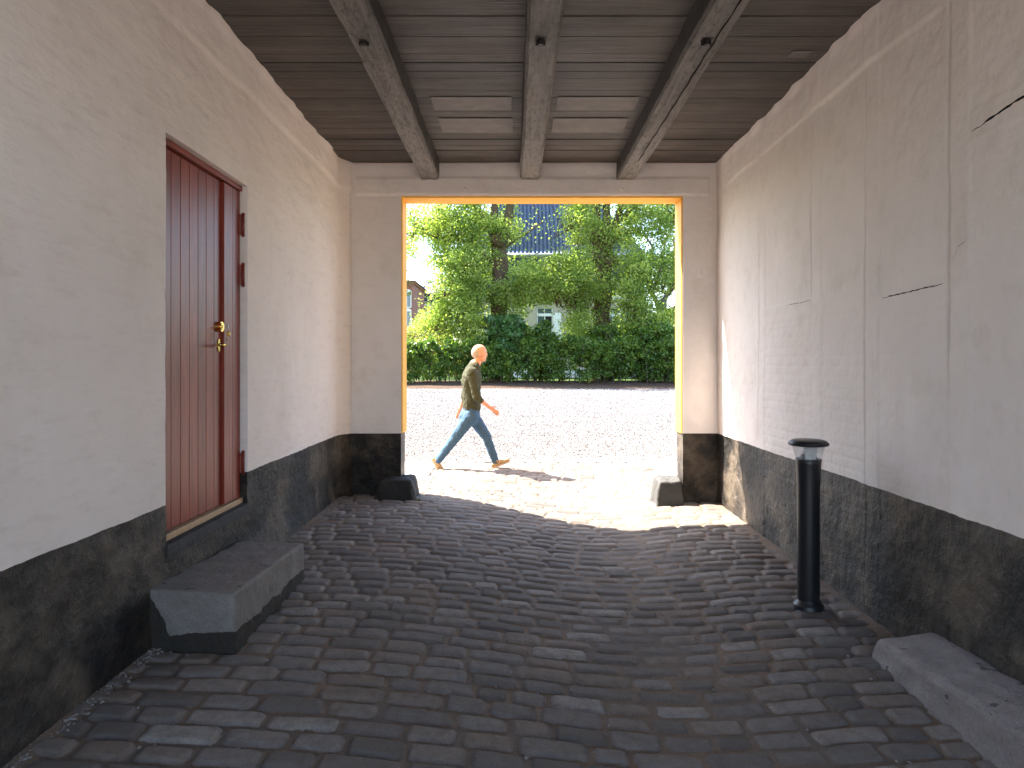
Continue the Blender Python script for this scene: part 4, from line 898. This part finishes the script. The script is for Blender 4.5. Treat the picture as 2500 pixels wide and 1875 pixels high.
def grey_house():
    y0 = 72.0; k = 1475 / y0; X = lambda p: (p - 1110) / k; Z = lambda p: 1.5 + (786 - p) / k
    h = empty('grey_roofed_house', (X(915), y0, 1)); tag(h, 'house with grey tiled hip roof and navy upper wall beyond the brick house', 'house')
    xa, xb = X(890), X(962); zt = Z(634)
    b = MB(); b.box(xa, xb, y0, y0 + 9, Z(657), zt); b.build('upper_wall', M['navy'], h)
    b = MB(); b.box(xa - .05, xb + .05, y0 - .05, y0 + 9, Z(662), Z(657)); b.build('ledge', M['cream'], h)
    b = MB(); b.box(xa, xb, y0, y0 + 9, 0, Z(662)); b.build('wall', M['bricks'], h)
    b = MB(); b.add([(xa - .4, y0 - .4, zt), (xb + .4, y0 - .4, zt), (xb - 1.9, y0 + 4, Z(599)), (X(912), y0 + 4, Z(597)), (xa - .4, y0 + 9.4, zt), (xb + .4, y0 + 9.4, zt)], [(0, 1, 2, 3), (1, 5, 2), (4, 3, 2, 5), (0, 3, 4), (0, 4, 5, 1)]); r_ = b.build('roof', M['greytile'], h)
    b = MB(); b.add([(X(902), y0 + 1.55, Z(616) + .02), (X(910), y0 + 1.55, Z(616) + .02), (X(913), y0 + 2.5, Z(609) + .1), (X(905.5), y0 + 2.5, Z(609) + .1)] , [(0, 1, 2, 3)])
    b.box(X(901), X(909), y0 + 1.0, y0 + 1.9, Z(618), Z(612), 0, .05); b.build('skylight', M['white'], r_)
    b = MB(); b.box(X(910), X(920), y0 + 3.6, y0 + 4.4, Z(602), Z(594)); b.build('chimney', M['zinc'], r_)
grey_house()

# ------------------------------------------------------------------ the walking person (profile, heading right)
PY = 9.78; kp = 1475 / PY
def pp(px, py, dy=0.0): return Vector(((px - 1110) / kp, PY + dy, 1.5 + (786 - py) / kp))
PR = empty('person', (pp(1020, 1015).x, PY, 0.01)); tag(PR, 'bald person in an olive jumper, blue jeans and tan shoes striding past the gate', 'person')
def capsule(b, p, q, r0, r1, sx=1.0, n=14):
    """tapered rounded limb; sx squashes along world Y (body width)"""
    p = Vector(p); q = Vector(q); d_ = (q - p); L = d_.length; d_ = d_.normalized(); u = Vector((0, 1, 0)); u = (u - d_ * u.dot(d_)).normalized(); v = d_.cross(u)
    prof = [(math.sin(t), -math.cos(t)) for t in (.25, .7, 1.1)]
    V = [p - d_ * r0]; R_ = []
    for s_, c_ in prof: R_.append((p + d_ * (c_ * r0), r0 * s_))
    R_ += [(p, r0), (p.lerp(q, .33), r0 + (r1 - r0) * .33), (p.lerp(q, .66), r0 + (r1 - r0) * .66), (q, r1)]
    for s_, c_ in prof[::-1]: R_.append((q - d_ * (c_ * r1), r1 * s_))
    for c0, rr_ in R_:
        for i in range(n): a = 2 * math.pi * i / n; V.append(c0 + u * math.cos(a) * rr_ * sx + v * math.sin(a) * rr_)
    V.append(q + d_ * r1); F = [(0, 1 + (i + 1) % n, 1 + i) for i in range(n)]
    for j in range(len(R_) - 1):
        for i in range(n): F.append((1 + j * n + i, 1 + j * n + (i + 1) % n, 1 + (j + 1) * n + (i + 1) % n, 1 + (j + 1) * n + i))
    e = len(V) - 1; o_ = 1 + (len(R_) - 1) * n
    for i in range(n): F.append((o_ + i, o_ + (i + 1) % n, e))
    b.add(V, F, 0, True)
def ellip(b, c, rx, ry, rz, rot=0.0, sub=3):
    bm = bmesh.new(); bmesh.ops.create_icosphere(bm, subdivisions=sub, radius=1); R_ = Matrix.Rotation(rot, 3, 'Y')
    for v in bm.verts: v.co = R_ @ Vector((v.co.x * rx, v.co.y * ry, v.co.z * rz)) + Vector(c)
    b.bm(bm, 0, True)
def folds(o, amp, sc, seed):
    t = bpy.data.textures.new('folds', 'CLOUDS'); t.noise_scale = sc; m = o.modifiers.new('folds', 'DISPLACE'); m.texture = t; m.strength = amp; m.mid_level = .5
def voxel(o, size, sm=4):
    m = o.modifiers.new('remesh', 'REMESH'); m.mode = 'VOXEL'; m.voxel_size = size; m.use_smooth_shade = True
    s_ = o.modifiers.new('smooth', 'SMOOTH'); s_.iterations = sm; s_.factor = .5
# joints
head = pp(1036, 763); neck = pp(1025, 787); chest = pp(1019, 815); waist = pp(1018, 865); hip = pp(1019, 893)
sN, sF = pp(1020, 803, -.19), pp(1018, 803, .19)             # shoulders near / far
eN, eF = pp(1032, 857, -.24), pp(1002, 852, .25); hN, hF = pp(1060, 879, -.20), pp(992, 884, .24)
hipN, hipF = pp(1018, 898, -.09), pp(1018, 898, .09); kN, kF = pp(982, 948, -.08), pp(1050, 944, .08); aN, aF = pp(948, 993, -.07), pp(1070, 998, .07)
b = MB()
ellip(b, head + Vector((-.006, 0, .018)), .108, .082, .108); ellip(b, head + Vector((.028, 0, -.045)), .070, .062, .084, -.2); capsule(b, head + Vector((.0, 0, -.06)), neck + Vector((0, 0, -.05)), .056, .062)
ellip(b, head + Vector((.096, 0, -.022)), .020, .013, .022, .4); ellip(b, head + Vector((.082, 0, -.058)), .014, .024, .010); ellip(b, head + Vector((.066, 0, -.10)), .022, .024, .018)
ellip(b, head + Vector((.078, 0, .012)), .014, .046, .010)
for s_ in (-1, 1): ellip(b, head + Vector((.0, s_ * .078, -.012)), .020, .010, .032, .15)
capsule(b, neck, waist, .07, .10, 1.2); capsule(b, waist, hip, .10, .11, 1.2)
for s_, e_, h_, sg in ((sN, eN, hN, -1), (sF, eF, hF, 1)):
    capsule(b, neck + Vector((0, 0, -.06)), s_, .06, .055); capsule(b, s_, e_, .052, .040); capsule(b, e_, h_, .038, .025)
    dv = (h_ - e_).normalized(); side = Vector((0, 1, 0)); up_ = dv.cross(side).normalized()
    palm = h_ + dv * .055; capsule(b, h_ + dv * .01, palm + dv * .02, .026, .030, .62)
    for q in range(4):                                       # four fingers, curled a little
        o_ = up_ * ((q - 1.5) * .018); l1 = (.040, .046, .043, .034)[q]
        p0 = palm + dv * .030 + o_; cu = side * (-sg) * .35; p1 = p0 + (dv + cu * .5).normalized() * l1; p2 = p1 + (dv + cu * 1.6).normalized() * l1 * .8
        capsule(b, p0, p1, .0095, .0085, 1, 8); capsule(b, p1, p2, .0085, .0070, 1, 8)
    tb = h_ + dv * .02 + up_ * (.026 if dv.x > 0 else -.026) * (1); t1 = tb + (dv * .6 + up_ * (.8 if dv.x > 0 else -.8)).normalized() * .035; capsule(b, tb, t1, .012, .010, 1, 8); capsule(b, t1, t1 + (dv + up_ * .1).normalized() * .028, .010, .008, 1, 8)
for hp, kn, an in ((hipN, kN, aN), (hipF, kF, aF)): capsule(b, hp, kn, .078, .05); capsule(b, kn, an, .048, .036)
body = b.build('body', M['skin'], PR); voxel(body, .006, 3)
b = MB()                                                     # jumper
capsule(b, neck + Vector((-.012, 0, -.06)), chest, .105, .142, 1.4); capsule(b, chest, waist, .142, .128, 1.3); capsule(b, waist, pp(1019, 880), .128, .128, 1.3); ellip(b, pp(1016, 824), .128, .18, .17)
for s_, e_, h_ in ((sN, eN, hN), (sF, eF, hF)): capsule(b, neck + Vector((0, 0, -.07)), s_ + Vector((0, 0, -.01)), .07, .074); capsule(b, s_ + Vector((0, 0, -.01)), e_, .076, .056); capsule(b, e_, e_.lerp(h_, .28), .056, .047)
capsule(b, neck + Vector((-.01, 0, -.01)), neck + Vector((-.01, 0, -.06)), .078, .09)
sh = b.build('jumper', M['shirt'], PR); voxel(sh, .009, 5); folds(sh, .035, .09, 1)
b = MB()
capsule(b, pp(1019, 884), pp(1018, 903), .118, .118, 1.35)
for hp, kn, an in ((hipN, kN, aN), (hipF, kF, aF)): capsule(b, hp, kn, .106, .070); capsule(b, kn, an + (kn - an).normalized() * .0, .069, .054)
capsule(b, pp(1008, 898), pp(1006, 902), .10, .10, 1.3)
je = b.build('jeans', M['jeans'], PR); voxel(je, .009, 4); folds(je, .022, .06, 2)
for an, dv in ((aN, Vector((.62, 0, -.78))), (aF, Vector((.90, 0, .36)))):
    dv.normalize(); nrm = Vector((-dv.z, 0, dv.x))            # heel to toe, and the sole's up
    heel = an - nrm * .075 - dv * .045
    b = MB(); capsule(b, heel + nrm * .032, heel + dv * .12 + nrm * .034, .040, .038, 1.0); capsule(b, heel + dv * .12 + nrm * .032, heel + dv * .215 + nrm * .024, .042, .028, 1.05); capsule(b, heel + nrm * .03 + dv * .02, an, .040, .050)
    s_ = b.build('shoe', M['shoe'], PR); voxel(s_, .006, 2)
    b = MB(); capsule(b, heel + nrm * .004, heel + dv * .21 + nrm * .0, .036, .036, 1.0); 
    for i, v in enumerate(b.v):
        q = Vector(v) - heel; h_ = q.dot(nrm); b.v[i] = tuple(Vector(v) - nrm * (h_ - max(-.012, min(.010, h_))))
    b.build('sole', M['sole'], s_)
b = MB(); ellip(b, head + Vector((-.036, 0, .008)), .084, .085, .092); ha = b.build('hair', M['hair'], PR)
